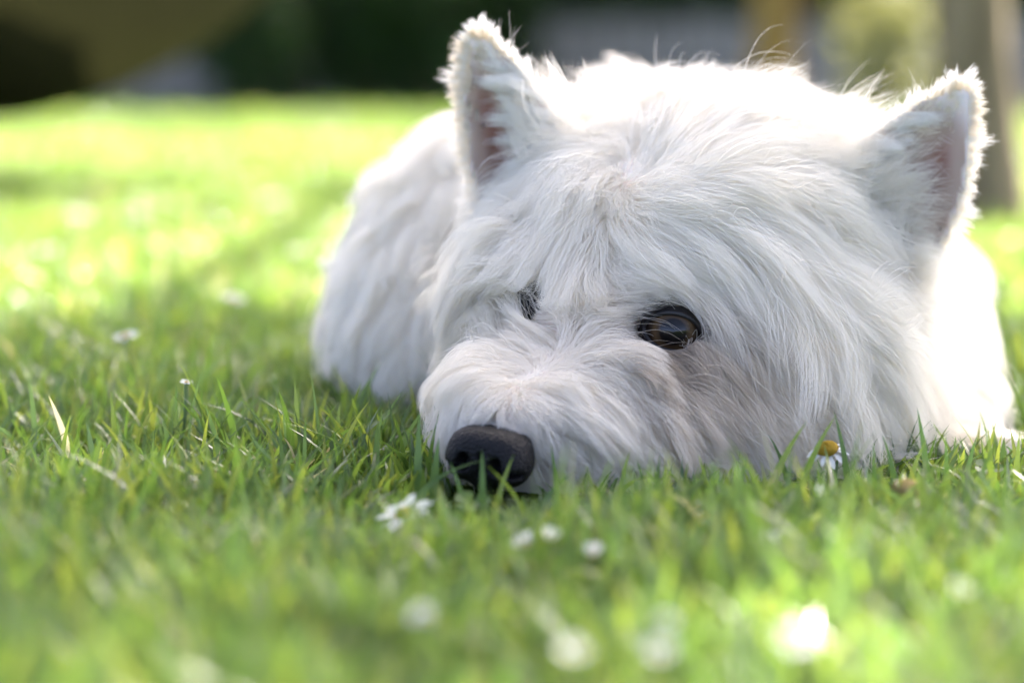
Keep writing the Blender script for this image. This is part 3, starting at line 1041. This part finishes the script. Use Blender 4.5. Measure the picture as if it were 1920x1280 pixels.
def make_fur(name, n, weight, K, len_scale, layer, rad, c_fine, c_coarse, stray=0.03, wave=0.10, sig=0.011, drop=None, shag=0.6, am=(0.6, 0.75), trim=False):
    p = sample(n, weight)
    nv = sgrad(p)
    if drop is not None:
        keep = rng.random(len(p)) > drop(p, nv)
        p, nv = p[keep], nv[keep]
    n = len(p)
    order = rng.permutation(n)
    ci, mi, fi = order[:max(8, int(n / c_coarse))], order[:max(8, int(n / (c_fine * 4)))], order[-max(8, int(n / c_fine)):]
    near, near1, near2 = nearest(p, p[ci]), nearest(p, p[mi]), nearest(p, p[fi])
    Pts, ln = grow(p, nv, K, len_scale, layer, stray, wave, sig, near1, len(mi), shag)
    Pts = clump_to(Pts, Pts[ci].copy(), near, am[0], 1.5)       # broad locks, then fine ones
    Pts = clump_to(Pts, Pts[fi].copy(), near2, am[1], 1.0)
    if trim:
        ok_ = np.ones(n, bool)
        for (c, f), rr, pk in zip(EYES, (0.0092, 0.0060), (0.99, 0.98)):
            r = Pts - c
            vd = nrm(np.array((0, 0, CAM_H)) - c)
            ax_ = r @ vd
            pr3 = r - vd * ax_[..., None]
            near_eye = f[0] > -0.5
            perp = np.sqrt((pr3[..., :2] ** 2).sum(2) * (1.0 if near_eye else 6.5) + ((pr3[..., 2] - 0.0004) * (1.25 if near_eye else 0.85) + (0 if near_eye else -0.3) * pr3[..., 0]) ** 2)
            ok_ &= ~((((perp < rr) & (ax_ > 0.002) & (ax_ < 0.04)).any(1)) & (rng.random(n) < pk))
        Pts, p, nv, near, n = Pts[ok_], p[ok_], nv[ok_], near[ok_], int(ok_.sum())
    lone = rng.random(n) < stray
    Pts[lone] += (rng.normal(0, 0.0016, (lone.sum(), 1, 3)) * np.linspace(0, 1, K)[None, :, None] ** 1.5)
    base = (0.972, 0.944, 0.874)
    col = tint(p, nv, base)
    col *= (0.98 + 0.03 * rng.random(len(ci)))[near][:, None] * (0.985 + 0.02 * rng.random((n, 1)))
    return Pts, rad * (0.7 + 0.6 * rng.random(n)), np.clip(col, 0.01, 0.98), p


tx, ty, tdep = unpix(tcen)
tn = sgrad(tcen)
view = nrm(np.array((0, 0, CAM_H)) - tcen)
facing = (tn * view).sum(1)
head_w = (1 - ss(0.925, 0.965, tdep))
dens = np.where(facing > -0.25, 1.0, 0.25) * np.where((tn[:, 2] < -0.6) | (tcen[:, 2] < 0.004), 0.05, 1)
ear_m = np.zeros(len(tcen))
for e in EARS:
    u, v, w, vn, wl, wr = ear_local(e, tcen[:, 0], tcen[:, 1], tcen[:, 2])
    ear_m = np.maximum(ear_m, (u > -0.28) * (u < 1.1) * (np.abs(vn) < 1.15) * (np.abs(w) < 0.006))
paw_m = (tx > 1700) * (ty > 740) * (tdep < 0.97) * 1.0


def drop_head(p, n):
    pr = np.zeros(len(p))
    for e in EARS:
        u, v, w, vn, wl, wr = ear_local(e, p[:, 0], p[:, 1], p[:, 2])
        sl = np.exp(-((vn - e['v0'] * 1.0) / 0.36) ** 4) * (w > 0) * (np.abs(w) < 0.004) * (u > -0.45) * (u < 0.62)
        pr = np.maximum(pr, 0.97 * sl)
    for c, f in EYES:
        r = p - c
        dist = np.linalg.norm(r - f * (r @ f)[:, None], axis=1)
        pr = np.maximum(pr, 1.0 * (dist < (0.0105 if f[0] > -0.5 else 0.006)) * (np.linalg.norm(r, axis=1) < 0.018))
    r = p - NOSE_C
    pr = np.maximum(pr, 1.0 * (np.linalg.norm(r, axis=1) < 0.0125))
    return pr


FQ = 1.0
dens = dens * (1 + 0.9 * np.exp(-((tx - 1320) / 170) ** 4 - ((ty - 770) / 130) ** 4) * (tdep < 0.93))
hP, hr, hc_, hroot = make_fur('head_fur', int(195000 * FQ), dens * head_w * (1 - ear_m) * (1 - paw_m), 11, 1.38, 0.0090, 0.000060, 24, 420, stray=0.08, drop=drop_head, shag=0.8, am=(0.5, 0.7), trim=True)
fur_obj('head_fur', hP, hr, hc_, dog)


def ear_hair(e, m):
    """Fringe, flap, tufts across the hollow and back of one ear; m = +1 when the outer edge is to the right."""
    q0 = abs(e['v0'])
    us = (-0.5, 0.0, 0.3, 0.55, 0.8, 0.95, 1.05)
    out_p, out_c, out_r = [], [], []

    def patch(n, qa, qb, ua, ub, dirf, length, locks, am, rad, colr, back=False, curve=0.0, wob=0.16, keep=None):
        q = qa + (qb - qa) * rng.random(n)
        u = ua + (ub - ua) * rng.random(n)
        if keep is not None:
            k = rng.random(n) < keep(u, q)
            q, u = q[k], u[k]
            n = len(q)
        vn = q * m
        wd = np.where(vn < 0, np.interp(u, us, e['wl']), np.interp(u, us, e['wr'])) * mm
        v0 = e['v0']
        t = np.where(vn > v0, np.abs(vn - v0) / (1 - v0), np.abs(vn - v0) / (1 + v0))
        side = np.where(vn > v0, e['cup'][1], e['cup'][0])
        bend = side * mm * np.minimum(t, 1.3) ** 1.25 * np.clip(1.02 - u, 0.05, 1) ** 0.6
        p = e['B'] + e['a'] * (u * e['L'])[:, None] + e['v'] * (vn * wd)[:, None] + e['f'] * (bend + (-0.0022 if back else 0.0021))[:, None]
        li = rng.permutation(n)[:max(4, n // locks)]
        near = nearest(p, p[li])
        da, dv, dfr = dirf(u, q)
        will = (rng.normal(0, wob, (len(li), 3)))[near]
        d = e['a'] * da[:, None] + e['v'] * (dv * m)[:, None] + e['f'] * dfr[:, None]
        d = nrm(nrm(d) + will + rng.normal(0, 0.07, (n, 3)))
        ln = length(u, q) * mm * (0.7 + 0.6 * rng.random(n)) * (0.75 + 0.5 * rng.random(len(li)))[near]
        K = 7
        tt = np.linspace(0, 1, K)
        bendv = nrm(e['a'] * curve - e['f'] * 0.25 + rng.normal(0, 0.3, (n, 3)))
        P = p[:, None] + d[:, None] * (ln[:, None] * tt)[..., None] + bendv[:, None] * (ln[:, None] * 0.16 * tt ** 2)[..., None]
        P = clump_to(P, P[li].copy(), near, am, 1.2)
        out_p.append(P)
        out_c.append(np.array(colr) * (0.94 + 0.08 * rng.random((n, 1))))
        out_r.append(rad * (0.7 + 0.6 * rng.random(n)))
    one = lambda v: (lambda u, q: v + 0 * u)
    white, cream = (0.95, 0.94, 0.90), (0.94, 0.88, 0.76)
    # outer flap and its fringe
    patch(5200, q0 + 0.22, 0.95, -0.35, 0.97, lambda u, q: (0.10 + 0.35 * u, 0.9 + 0 * u, 0.12 + 0 * u), one(5.5), 14, 0.5, 0.00006, cream)
    patch(2000, 0.80, 1.03, -0.35, 1.0, lambda u, q: (0.08 + 0.45 * ss(.4, 1, u), 0.95 - 0.3 * ss(.6, 1, u), -0.05 + 0 * u), lambda u, q: 3.2 + 3.5 * np.sin(u * 9 + 1) ** 4 + 1.5 * np.sin(u * 31) ** 2, 9, 0.5, 0.000042, white)
    # inner edge fringe and tip
    patch(1700, -1.03, -0.72, 0.05, 1.0, lambda u, q: (0.75 + 0 * u, -0.45 + 0 * u, -0.05 + 0 * u), lambda u, q: 2.8 + 3.0 * np.sin(u * 11) ** 4, 9, 0.5, 0.000042, white)
    patch(2400, -0.95, 0.95, 0.70, 1.0, lambda u, q: (0.8 + 0 * u, 0.45 * q + 0.05, 0.12 + 0 * u), one(3.5), 16, 0.6, 0.00005, cream)
    # long tufts from the inner side, lying across the hollow
    patch(2300, -1.05, -0.42, -0.30, 0.72, lambda u, q: (0.15 + 0.9 * ss(-.2, .5, u), 0.85 + 0 * u, 0.32 + 0 * u),
          lambda u, q: 24 - 12 * ss(.0, .8, u), 60, 0.82, 0.00007, white, curve=-0.3, wob=0.2)
    patch(1000, -0.95, -0.25, -0.30, 0.75, lambda u, q: (0.4 + 0.6 * u, 0.8 + 0 * u, 0.18 + 0 * u), lambda u, q: 11 - 5 * u, 26, 0.7, 0.00006, cream)
    # a few single hairs over the bare slit
    patch(150, q0 - 0.3, q0 + 0.25, -0.3, 0.7, lambda u, q: (0.15 + 0 * u, 0.9 + 0 * u, 0.25 + 0 * u), one(8), 4, 0.3, 0.00005, white)
    # back of the ear
    patch(3600, -1.0, 1.0, -0.35, 1.0, lambda u, q: (0.8 + 0 * u, 0.45 * q, -0.25 + 0 * u), one(5), 18, 0.6, 0.00007, white, back=True)
    # flyaway hairs at the edge
    patch(60, -1.0, -0.6, 0.2, 0.9, lambda u, q: (0.9 + 0 * u, -0.3 + 0 * u, 0 * u), one(11), 1, 0.0, 0.00004, white, wob=0.5)
    return np.concatenate(out_p), np.concatenate(out_r), np.concatenate(out_c)


for e, m in zip(EARS, (1, -1)):
    eP, er, ec_ = ear_hair(e, m)
    fur_obj('ear_fur', eP, er, np.clip(ec_, 0, 0.965), dog)
bP, br, bc_, broot = make_fur('body_fur', int(70000 * FQ), dens * (1 - head_w) * (1 - paw_m), 8, 1.0, 0.010, 0.00011, 22, 300, stray=0.07, shag=0.6)
fur_obj('body_fur', bP, br, bc_, dog)
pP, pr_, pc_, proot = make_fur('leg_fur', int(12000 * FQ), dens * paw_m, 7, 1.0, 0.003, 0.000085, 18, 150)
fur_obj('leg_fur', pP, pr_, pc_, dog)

# ================================================================== grass
def blades(root, H, W, bend, az, col, segs, twist=None):
    n = len(root)
    dirh = np.stack([np.cos(az), np.sin(az), 0 * az], 1)
    tw = az + np.pi / 2 + (rng.normal(0, 0.9, n) if twist is None else twist)
    side = np.stack([np.cos(tw), np.sin(tw), 0.15 * rng.normal(0, 1, n)], 1)
    t = np.linspace(0, 1, segs + 1)
    V = np.zeros((n, 2 * segs + 1, 3))
    kink = rng.random(n) * 0.6 + 0.2
    for i in range(segs + 1):
        ti = t[i]
        hz = bend * (ti ** 1.8) + 0.25 * bend * np.maximum(0, ti - kink)
        up = ti * np.sqrt(np.clip(1 - (bend * 0.72) ** 2 * ti ** 1.2, 0.05, 1))
        c = root + dirh * (H * hz)[:, None]
        c[:, 2] += H * up
        w = W * (0.55 + 0.45 * min(1, ti * 3)) * (1 - ti ** 2.2)
        if i < segs:
            V[:, 2 * i] = c - side * (w / 2)[:, None]
            V[:, 2 * i + 1] = c + side * (w / 2)[:, None]
        else:
            V[:, 2 * segs] = c
    tipc = col * np.array((1.15, 1.08, 0.9))
    cc = np.zeros((n, 2 * segs + 1, 3))
    for i in range(2 * segs + 1):
        ti = min(1, (i // 2) / segs)
        base = col * (1 - ti) * np.array((1.0, 0.92, 0.9)) + tipc * ti
        cc[:, i] = base
    F, sz = [], []
    o = (np.arange(n) * (2 * segs + 1))[:, None]
    for i in range(segs - 1):
        F.append((o + np.array((2 * i, 2 * i + 1, 2 * i + 3, 2 * i + 2)), 4))
    F.append((o + np.array((2 * segs - 2, 2 * segs - 1, 2 * segs)), 3))
    return V.reshape(-1, 3), F, cc.reshape(-1, 3)


def grass_cols(n, dry=0.05):
    pal = np.array(((0.070, 0.140, 0.030), (0.105, 0.175, 0.036), (0.145, 0.20, 0.042), (0.070, 0.132, 0.056), (0.32, 0.31, 0.22)))
    pr = np.array((0.36, 0.27, 0.16, 0.21, 0)) * (1 - dry)
    pr[4] = dry
    c = pal[rng.choice(5, n, p=pr / pr.sum())]
    return c * (0.75 + 0.5 * rng.random((n, 1)))


GV, GF, GC, off = [], [[], []], [], 0


def add_blades(root, H, W, bend, az, col, segs, twist=None):
    global off
    V, F, cc = blades(root, H, W, bend, az, col, segs, twist)
    GV.append(V)
    GC.append(cc)
    for q, k in F:
        GF[0 if k == 4 else 1].append((q + off).reshape(-1, k))
    off += len(V)


def scatter(y0, y1, half0, slope, dens, power=1.0):
    """Clustered root positions over a strip that widens with distance."""
    area = (y1 - y0) * 2 * (half0 + slope * (y0 + y1) / 2)
    n = int(area * 1e4 * dens)
    y = y0 + (y1 - y0) * rng.random(n) ** power
    x = (rng.random(n) * 2 - 1) * (half0 + slope * y)
    p = np.stack([x, y, 0 * x], 1)
    k = max(1, n // 5)
    cen = p[rng.integers(0, n, k)]
    j = rng.random(n) < 0.55
    p[j] = cen[rng.integers(0, k, j.sum())] + rng.normal(0, 0.0035, (j.sum(), 3)) * np.array((1, 1, 0))
    return p


def off_dog(root, H, W, bend, az, tips=True):
    """Blades do not grow through the dog."""
    ins = (root[:, 0] > G0[0]) & (root[:, 0] < G0[0] + VOX * GN[0]) & (root[:, 1] > G0[1]) & (root[:, 1] < G0[1] + VOX * GN[1])
    keep = np.ones(len(root), bool)
    q = root.copy()
    q[:, 2] = 0.006
    s = np.where(ins, sdf(q), 1)
    keep &= s > 0.004
    for f in (0.5, 0.8, 1.0):
        tip = root + np.stack([np.cos(az) * H * bend * f ** 1.8, np.sin(az) * H * bend * f ** 1.8, H * f * 0.95], 1)
        s = np.where(ins, sdf(tip), 1)
        keep &= s > 0.0015
        tx2, ty2, td2 = unpix(tip)
        keep &= ~((tx2 > 838) & (tx2 < 1010) & (ty2 > 790) & (ty2 < 925) & (td2 < 0.80) & (rng.random(len(tx2)) < 0.75))    # little grown before the nose
    return keep


def lay(p, hlo, hhi, wlo, whi, blo, bhi, segs, dry, tall=0.05):
    n = len(p)
    patch = 0.85 + 0.3 * np.sin(p[:, 0] * 31 + 2 * np.sin(p[:, 1] * 23)) * np.sin(p[:, 1] * 27 + 1.3)
    H = (hlo + (hhi - hlo) * rng.random(n) ** 1.3) * patch
    H *= 1 - 0.6 * np.exp(-((p[:, 0] + 0.012) / 0.045) ** 2 - ((p[:, 1] - 0.745) / 0.04) ** 2)    # pressed down round the nose
    H *= 1 - 0.55 * np.exp(-((p[:, 0] - 0.185) / 0.06) ** 2 - ((p[:, 1] - 0.80) / 0.05) ** 2)    # and before the paw
    H *= 1 - 0.42 * np.exp(-((p[:, 0] - 0.065) / 0.09) ** 4 - ((p[:, 1] - 0.785) / 0.07) ** 4)    # and along the jaw
    tl = rng.random(n) < tall
    H[tl] *= 1.45
    W = wlo + (whi - wlo) * rng.random(n)
    bend = blo + (bhi - blo) * rng.random(n) ** 1.2
    bend[tl] *= 0.6
    az = rng.random(n) * 6.283
    k = off_dog(p, H, W, bend, az)
    add_blades(p[k], H[k], W[k], bend[k], az[k], grass_cols(k.sum(), dry), segs)


lay(scatter(0.41, 1.25, 0.26, 0.34, 6.0), 0.012, 0.031, 0.0014, 0.0030, 0.15, 0.95, 5, 0.004)
lay(scatter(0.36, 1.25, 0.26, 0.34, 4.0), 0.008, 0.018, 0.0011, 0.0022, 0.5, 1.1, 3, 0.09, 0.0)
lay(scatter(1.25, 2.6, 0.25, 0.50, 2.6), 0.016, 0.036, 0.0022, 0.0038, 0.15, 0.95, 3, 0.04)
lay(scatter(2.6, 6.0, 0.3, 0.60, 0.5), 0.020, 0.040, 0.005, 0.008, 0.2, 1.0, 2, 0.03)
lay(scatter(6.0, 9.6, 0.4, 0.65, 0.15), 0.025, 0.045, 0.012, 0.020, 0.2, 1.0, 2, 0.03)

# single taller blades that stand out before the dog: base and tip pixel, distance, width in mm, colour
HERO = [(905, 1010, 904, 842, .745, 2.6, 0), (870, 985, 845, 862, .752, 2.2, 0), (930, 1000, 960, 850, .75, 2.2, 1), (985, 990, 925, 872, .742, 2.0, 1), (783, 935, 786, 768, .775, 3.0, 0), (812, 930, 822, 818, .77, 3.4, 0),
        (770, 960, 882, 858, .755, 2.6, 0), (1045, 945, 1034, 832, .765, 2.2, 0), (1500, 960, 1560, 775, .775, 2.6, 1), (1590, 900, 1565, 768, .785, 2.4, 0), (1740, 900, 1722, 762, .785, 2.6, 0), (1440, 960, 1503, 788, .765, 3.2, 1),
        (1680, 920, 1655, 812, .78, 2.2, 0), (1775, 910, 1773, 812, .78, 2.0, 0), (1640, 930, 1638, 830, .77, 2.0, 0), (1160, 930, 1180, 842, .765, 2.2, 1), (1230, 960, 1238, 848, .76, 2.2, 0), (1280, 930, 1290, 862, .765, 2.0, 1), (1440, 940, 1352, 880, .765, 2.4, 1),
        (560, 850, 552, 708, .83, 2.6, 1), (650, 850, 612, 756, .83, 2.6, 1), (330, 800, 330, 715, .86, 2.4, 0), (215, 800, 208, 725, .85, 2.2, 1), (130, 805, 95, 740, .84, 3.0, 2), (55, 930, 62, 855, .80, 4.0, 3), (760, 740, 790, 675, 1.0, 3.0, 0), (745, 745, 772, 690, 1.0, 3.0, 0),
        (1860, 890, 1852, 800, .79, 2.4, 1), (1905, 900, 1912, 805, .79, 2.4, 1), (1810, 900, 1830, 815, .80, 2.0, 0), (1480, 830, 1440, 812, .79, 2.0, 0), (1120, 970, 1100, 870, .75, 2.4, 1), (1010, 980, 1070, 880, .75, 2.2, 0), (1330, 950, 1310, 850, .765, 2.0, 1), (1385, 950, 1400, 850, .765, 2.2, 0), (1210, 940, 1195, 862, .77, 1.8, 0), (1560, 920, 1545, 830, .775, 2.0, 1), (1700, 930, 1735, 820, .775, 2.2, 1)]
hcol = np.array(((0.055, 0.12, 0.03), (0.11, 0.18, 0.035), (0.55, 0.55, 0.45), (0.16, 0.07, 0.04)))
for (bx_, by_, tx_, ty_, dd, wmm, ci) in HERO:
    tip = pix(tx_, ty_, dd)
    rt = pix(bx_, by_, dd)
    rt[2] = 0
    hvx = tip[:2] - rt[:2]
    Hh = max(0.012, tip[2])
    bn_ = np.linalg.norm(hvx) / Hh / 1.05
    az_ = math.atan2(hvx[1], hvx[0])
    tw_ = np.array([-az_ - math.pi / 2 + random.uniform(-0.5, 0.5)])
    add_blades(rt[None], np.array([Hh / math.sqrt(max(0.1, 1 - (bn_ * 0.72) ** 2))]), np.array([wmm * mm]), np.array([bn_]), np.array([az_]), hcol[ci][None], 6, tw_)

m_grass = mat_leaf('grass_blade', 0.33, 0.7, 0.5, (1.8, 1.75, 1.35))
GVa = np.concatenate(GV)
q4, q3 = np.concatenate(GF[0]), np.concatenate(GF[1])
loops = np.concatenate([q4.ravel(), q3.ravel()])
sizes = np.concatenate([np.full(len(q4), 4), np.full(len(q3), 3)])
grass = np_mesh('grass', GVa, loops, sizes, m_grass, None, np.concatenate(GC))
tag(grass, 'short green lawn grass with scattered dry blades', 'grass', kind='stuff')
print('GRASS tris', len(q4) * 2 + len(q3))
# ================================================================== daisies, clover, specks
m_petal = mat_leaf('daisy_petal', 0.6, 0.2, 0.35, (1.0, 1.0, 0.95), color=(0.95, 0.95, 0.93))
m_petal.node_tree.nodes['Mix'].inputs['Factor'].default_value = 0.12
m_disc = mat_noise('daisy_disc', (0.62, 0.36, 0.015), (0.80, 0.55, 0.03), 900, 0.8, 0.9)
m_stalk = mat_noise('stalk', (0.07, 0.13, 0.03), (0.12, 0.18, 0.05), 90, 0.6)
m_wither = mat_noise('withered_flower', (0.30, 0.22, 0.08), (0.48, 0.36, 0.13), 400, 0.9, 0.6)

# one petal: a bent, ridged tongue
pv_, pf_ = [], []
for i in range(6):
    t = i / 5
    w = (0.16, 0.30, 0.42, 0.46, 0.36, 0.10)[i] * 0.30
    for j in (-1, 0, 1):
        pv_.append((0.18 + 0.82 * t, j * w, 0.05 * math.sin(t * 2.6) - (0.035 if j == 0 else 0) - 0.02 * t))
for i in range(5):
    for j in range(2):
        a = i * 3 + j
        pf_.append((a, a + 3, a + 4, a + 1))
petal_me = bpy.data.meshes.new('petal')
petal_me.from_pydata(pv_, [], pf_)
petal_me.polygons.foreach_set('use_smooth', [True] * len(pf_))
petal_me.materials.append(m_petal)
dv_, df_ = [], []
for i in range(6):
    th = math.pi / 2 * i / 5
    for j in range(16):
        a = 2 * math.pi * j / 16
        k = 1 + 0.05 * ((i * 7 + j * 5) % 3 - 1)
        dv_.append((math.cos(th) * math.cos(a) * k, math.cos(th) * math.sin(a) * k, math.sin(th) * 0.62 * k))
for i in range(5):
    for j in range(16):
        df_.append((i * 16 + j, i * 16 + (j + 1) % 16, (i + 1) * 16 + (j + 1) % 16, (i + 1) * 16 + j))
df_.append(tuple(range(16))[::-1])
disc_me = bpy.data.meshes.new('disc')
disc_me.from_pydata(dv_, [], df_)
disc_me.polygons.foreach_set('use_smooth', [True] * len(df_))
disc_me.materials.append(m_disc)
wdisc_me = disc_me.copy()
wdisc_me.materials.clear()
wdisc_me.materials.append(m_wither)


def daisy(px, py, d, diam, up, label, group=None, n=20, close=0.0, disc=0.30, wither=False, name='daisy'):
    """A daisy whose head shows at a photo pixel d metres away; up = where its face looks, close = how far the petals fold up."""
    h = pix(px, py, d)
    h[2] = max(h[2], 0.008)
    base = Vector((h[0] + random.uniform(-.004, .004), h[1] + random.uniform(-.002, .006), 0))
    r = tag(empty(name, base), label, 'flower', group)
    hd = Vector(h) - base
    upv = Vector(up).normalized()
    V, F = tube([(0, 0, -0.004), hd * 0.5 + Vector((0.001, 0.001, 0)), hd - upv * diam * 0.03], (0.0006, 0.0006, 0.0008), 6)
    mesh_obj('stem', V, F, m_stalk, r)
    q = upv.to_track_quat('Z', 'Y').to_matrix().to_4x4()
    T = Matrix.Translation(hd) @ q
    o = link(bpy.data.objects.new('disc', wdisc_me if wither else disc_me), r)
    o.matrix_local = T @ Matrix.Scale(diam * disc / 2, 4)
    for k in range(n):
        a = 2 * math.pi * k / n + random.uniform(-.08, .08)
        tilt = -close - random.uniform(-0.10, 0.22)
        s = diam / 2 * random.uniform(0.9, 1.08)
        p = link(bpy.data.objects.new('petal', petal_me), r)
        p.matrix_local = T @ Matrix.Rotation(a, 4, 'Z') @ Matrix.Translation((diam * disc * 0.30, 0, 0)) @ Matrix.Rotation(tilt, 4, 'Y') @ Matrix.Diagonal((s * 0.80, s * random.uniform(0.8, 1.1), s, 1))
    return r


FG, BGR = 'blurred daisies for glints in the near grass', 'daisies far back on the lawn'
daisy(757, 962, 0.715, 0.0185, (-0.30, -0.28, 0.9), 'open white daisy tilted sideways below the dog\'s nose')
daisy(986, 1022, 0.66, 0.0095, (-0.3, -0.3, 0.9), 'small half closed daisy beside the frayed white daisy', n=12, close=0.6)
daisy(1030, 1012, 0.665, 0.0100, (0.2, -0.2, 0.95), 'small frayed white daisy with upright petals', n=13, close=1.0)
daisy(1112, 1040, 0.65, 0.0090, (-0.1, -0.4, 0.9), 'tiny white daisy with its petals folded up', n=11, close=0.9)
daisy(1150, 1048, 0.65, 0.0075, (0.3, -0.3, 0.9), 'tiniest white daisy close to the folded one', n=10, close=0.7)
daisy(1551, 842, 0.792, 0.0135, (-0.15, -0.45, 0.85), 'daisy with large yellow disc standing against the dog\'s chin', n=11, close=-0.55, disc=0.56)
daisy(1532, 928, 0.74, 0.0090, (0.4, -0.5, 0.7), 'shrivelled off white daisy in the grass under the chin', n=10, close=1.1, wither=True)
daisy(1700, 918, 0.735, 0.0100, (0.1, -0.3, 0.9), 'brownish spent flower head below the stretched foreleg', n=4, close=1.2, disc=0.95, wither=True)
daisy(1440, 1010, 0.665, 0.0085, (0.0, -0.3, 0.9), 'small white daisy in the grass below the yellow disced one', n=12, close=0.3)
daisy(1322, 978, 0.70, 0.0060, (0.0, -0.3, 0.9), 'small yellow flower bud low in the grass', n=3, close=1.2, disc=1.2)
for (x, y, d, dm) in ((790, 1155, .515, .006), (1075, 1222, .49, .007), (1490, 1198, .50, .010), (1250, 1165, .51, .005), (1240, 1220, .49, .007), (1800, 1105, .55, .006)):
    daisy(x, y, d, dm, (random.uniform(-.3, .3), -0.45, 0.85), 'small white daisy as a blurred glint in the near grass', FG, n=14, close=random.uniform(0, .5))  # these daisies stand in for pale glints in the near grass
for (x, y, dm) in ((510, 375, .020), (235, 630, .012), (350, 716, .005), (255, 400, .018), (150, 402, .018), (560, 470, .014), (90, 470, .014), (700, 270, .02), (440, 560, .012)):  # the smallest one stands in for a white glint on the grass
    g = ground(x, y, 0.030)
    daisy(x, y, float(unpix(g)[2]), dm, (random.uniform(-.2, .2), -0.2, 0.95), 'white daisy shape on the sunlit lawn beyond', BGR, n=14)

# clover: three round leaflets on a stalk
m_clover = mat_leaf('clover_leaf', 0.5, 0.35, 0.4, (1.4, 1.3, 0.5), color=(0.10, 0.20, 0.045))
lv, lf = [(0, 0, 0)], []
for k in range(11):
    a = -0.95 + 1.9 * k / 10
    rr = 1.0 - 0.10 * math.exp(-(a / 0.18) ** 2)
    lv.append((rr * math.cos(a) * (1 - 0.12 * abs(a)), rr * math.sin(a) * 0.72, 0.10 * abs(math.sin(a)) + 0.05))
for k in range(1, 11):
    lf.append((0, k, k + 1))
leaflet_me = bpy.data.meshes.new('leaflet')
leaflet_me.from_pydata(lv, [], lf)
leaflet_me.materials.append(m_clover)
for (px, py, d, s, lab) in ((1852, 880, .79, .0055, 'round clover leaf beside the stretched paw'), (1640, 905, .775, .0050, 'clover leaf between the chin and the paw'), (884, 962, .745, .0065, 'bluish broad clover leaf below the dog\'s nose'),
                            (1395, 925, .765, .0055, 'clover leaf in the shade under the jaw'), (1480, 960, .745, .0050, 'clover leaf left of the shrivelled daisy'), (820, 1010, .70, .0055, 'clover leaf beside the tilted open daisy'), (1790, 960, .75, .0050, 'clover leaf below the spent flower head')):
    h = pix(px, py, d)
    h[2] = max(h[2], 0.006)
    r = tag(empty('clover', (h[0], h[1] + 0.002, 0)), lab, 'clover', 'clover in the lawn')
    V, F = tube([(0, 0, -0.003), (0.001, 0, h[2] * 0.6), (0, -0.002, h[2])], (0.0005, 0.0005, 0.0004), 6)
    mesh_obj('stem', V, F, m_stalk, r)
    T = Matrix.Translation((0, -0.002, h[2])) @ Matrix.Rotation(random.uniform(0.2, 0.6), 4, 'X')
    a0 = random.uniform(0, 6)
    for k in range(3):
        o = link(bpy.data.objects.new('leaflet', leaflet_me), r)
        o.matrix_local = T @ Matrix.Rotation(a0 + k * 2.09, 4, 'Z') @ Matrix.Rotation(-0.2, 4, 'Y') @ Matrix.Scale(s, 4)

# bits of dirt caught in the coat
m_dirt = mat_noise('dirt', (0.05, 0.035, 0.02), (0.12, 0.08, 0.04), 800, 0.9)
sp = np.array(((1018, 350), (1090, 402), (1493, 398), (945, 543), (1402, 556), (1218, 752), (1642, 750), (1256, 800)), float)
hit = cast(sp[:, 0], sp[:, 1])
for p in hit:
    if np.isnan(p[0]):
        continue
    nn_ = sgrad(p[None])[0]
    c = p + nrm(np.array((0, 0, CAM_H)) - p) * 0.0085
    V = [(random.uniform(.5, 1) * x * .0006, random.uniform(.4, .9) * y * .0006, random.uniform(.5, 1) * z * .0006) for x, y, z in ((1, 0, 0), (-1, 0, 0), (0, 1, 0), (0, -1, 0), (0, 0, 1), (0, 0, -1))]
    o = mesh_obj('dirt_speck', V, [(0, 2, 4), (2, 1, 4), (1, 3, 4), (3, 0, 4), (2, 0, 5), (1, 2, 5), (3, 1, 5), (0, 3, 5)], m_dirt, dog)
    o.location = c - DOG_AT
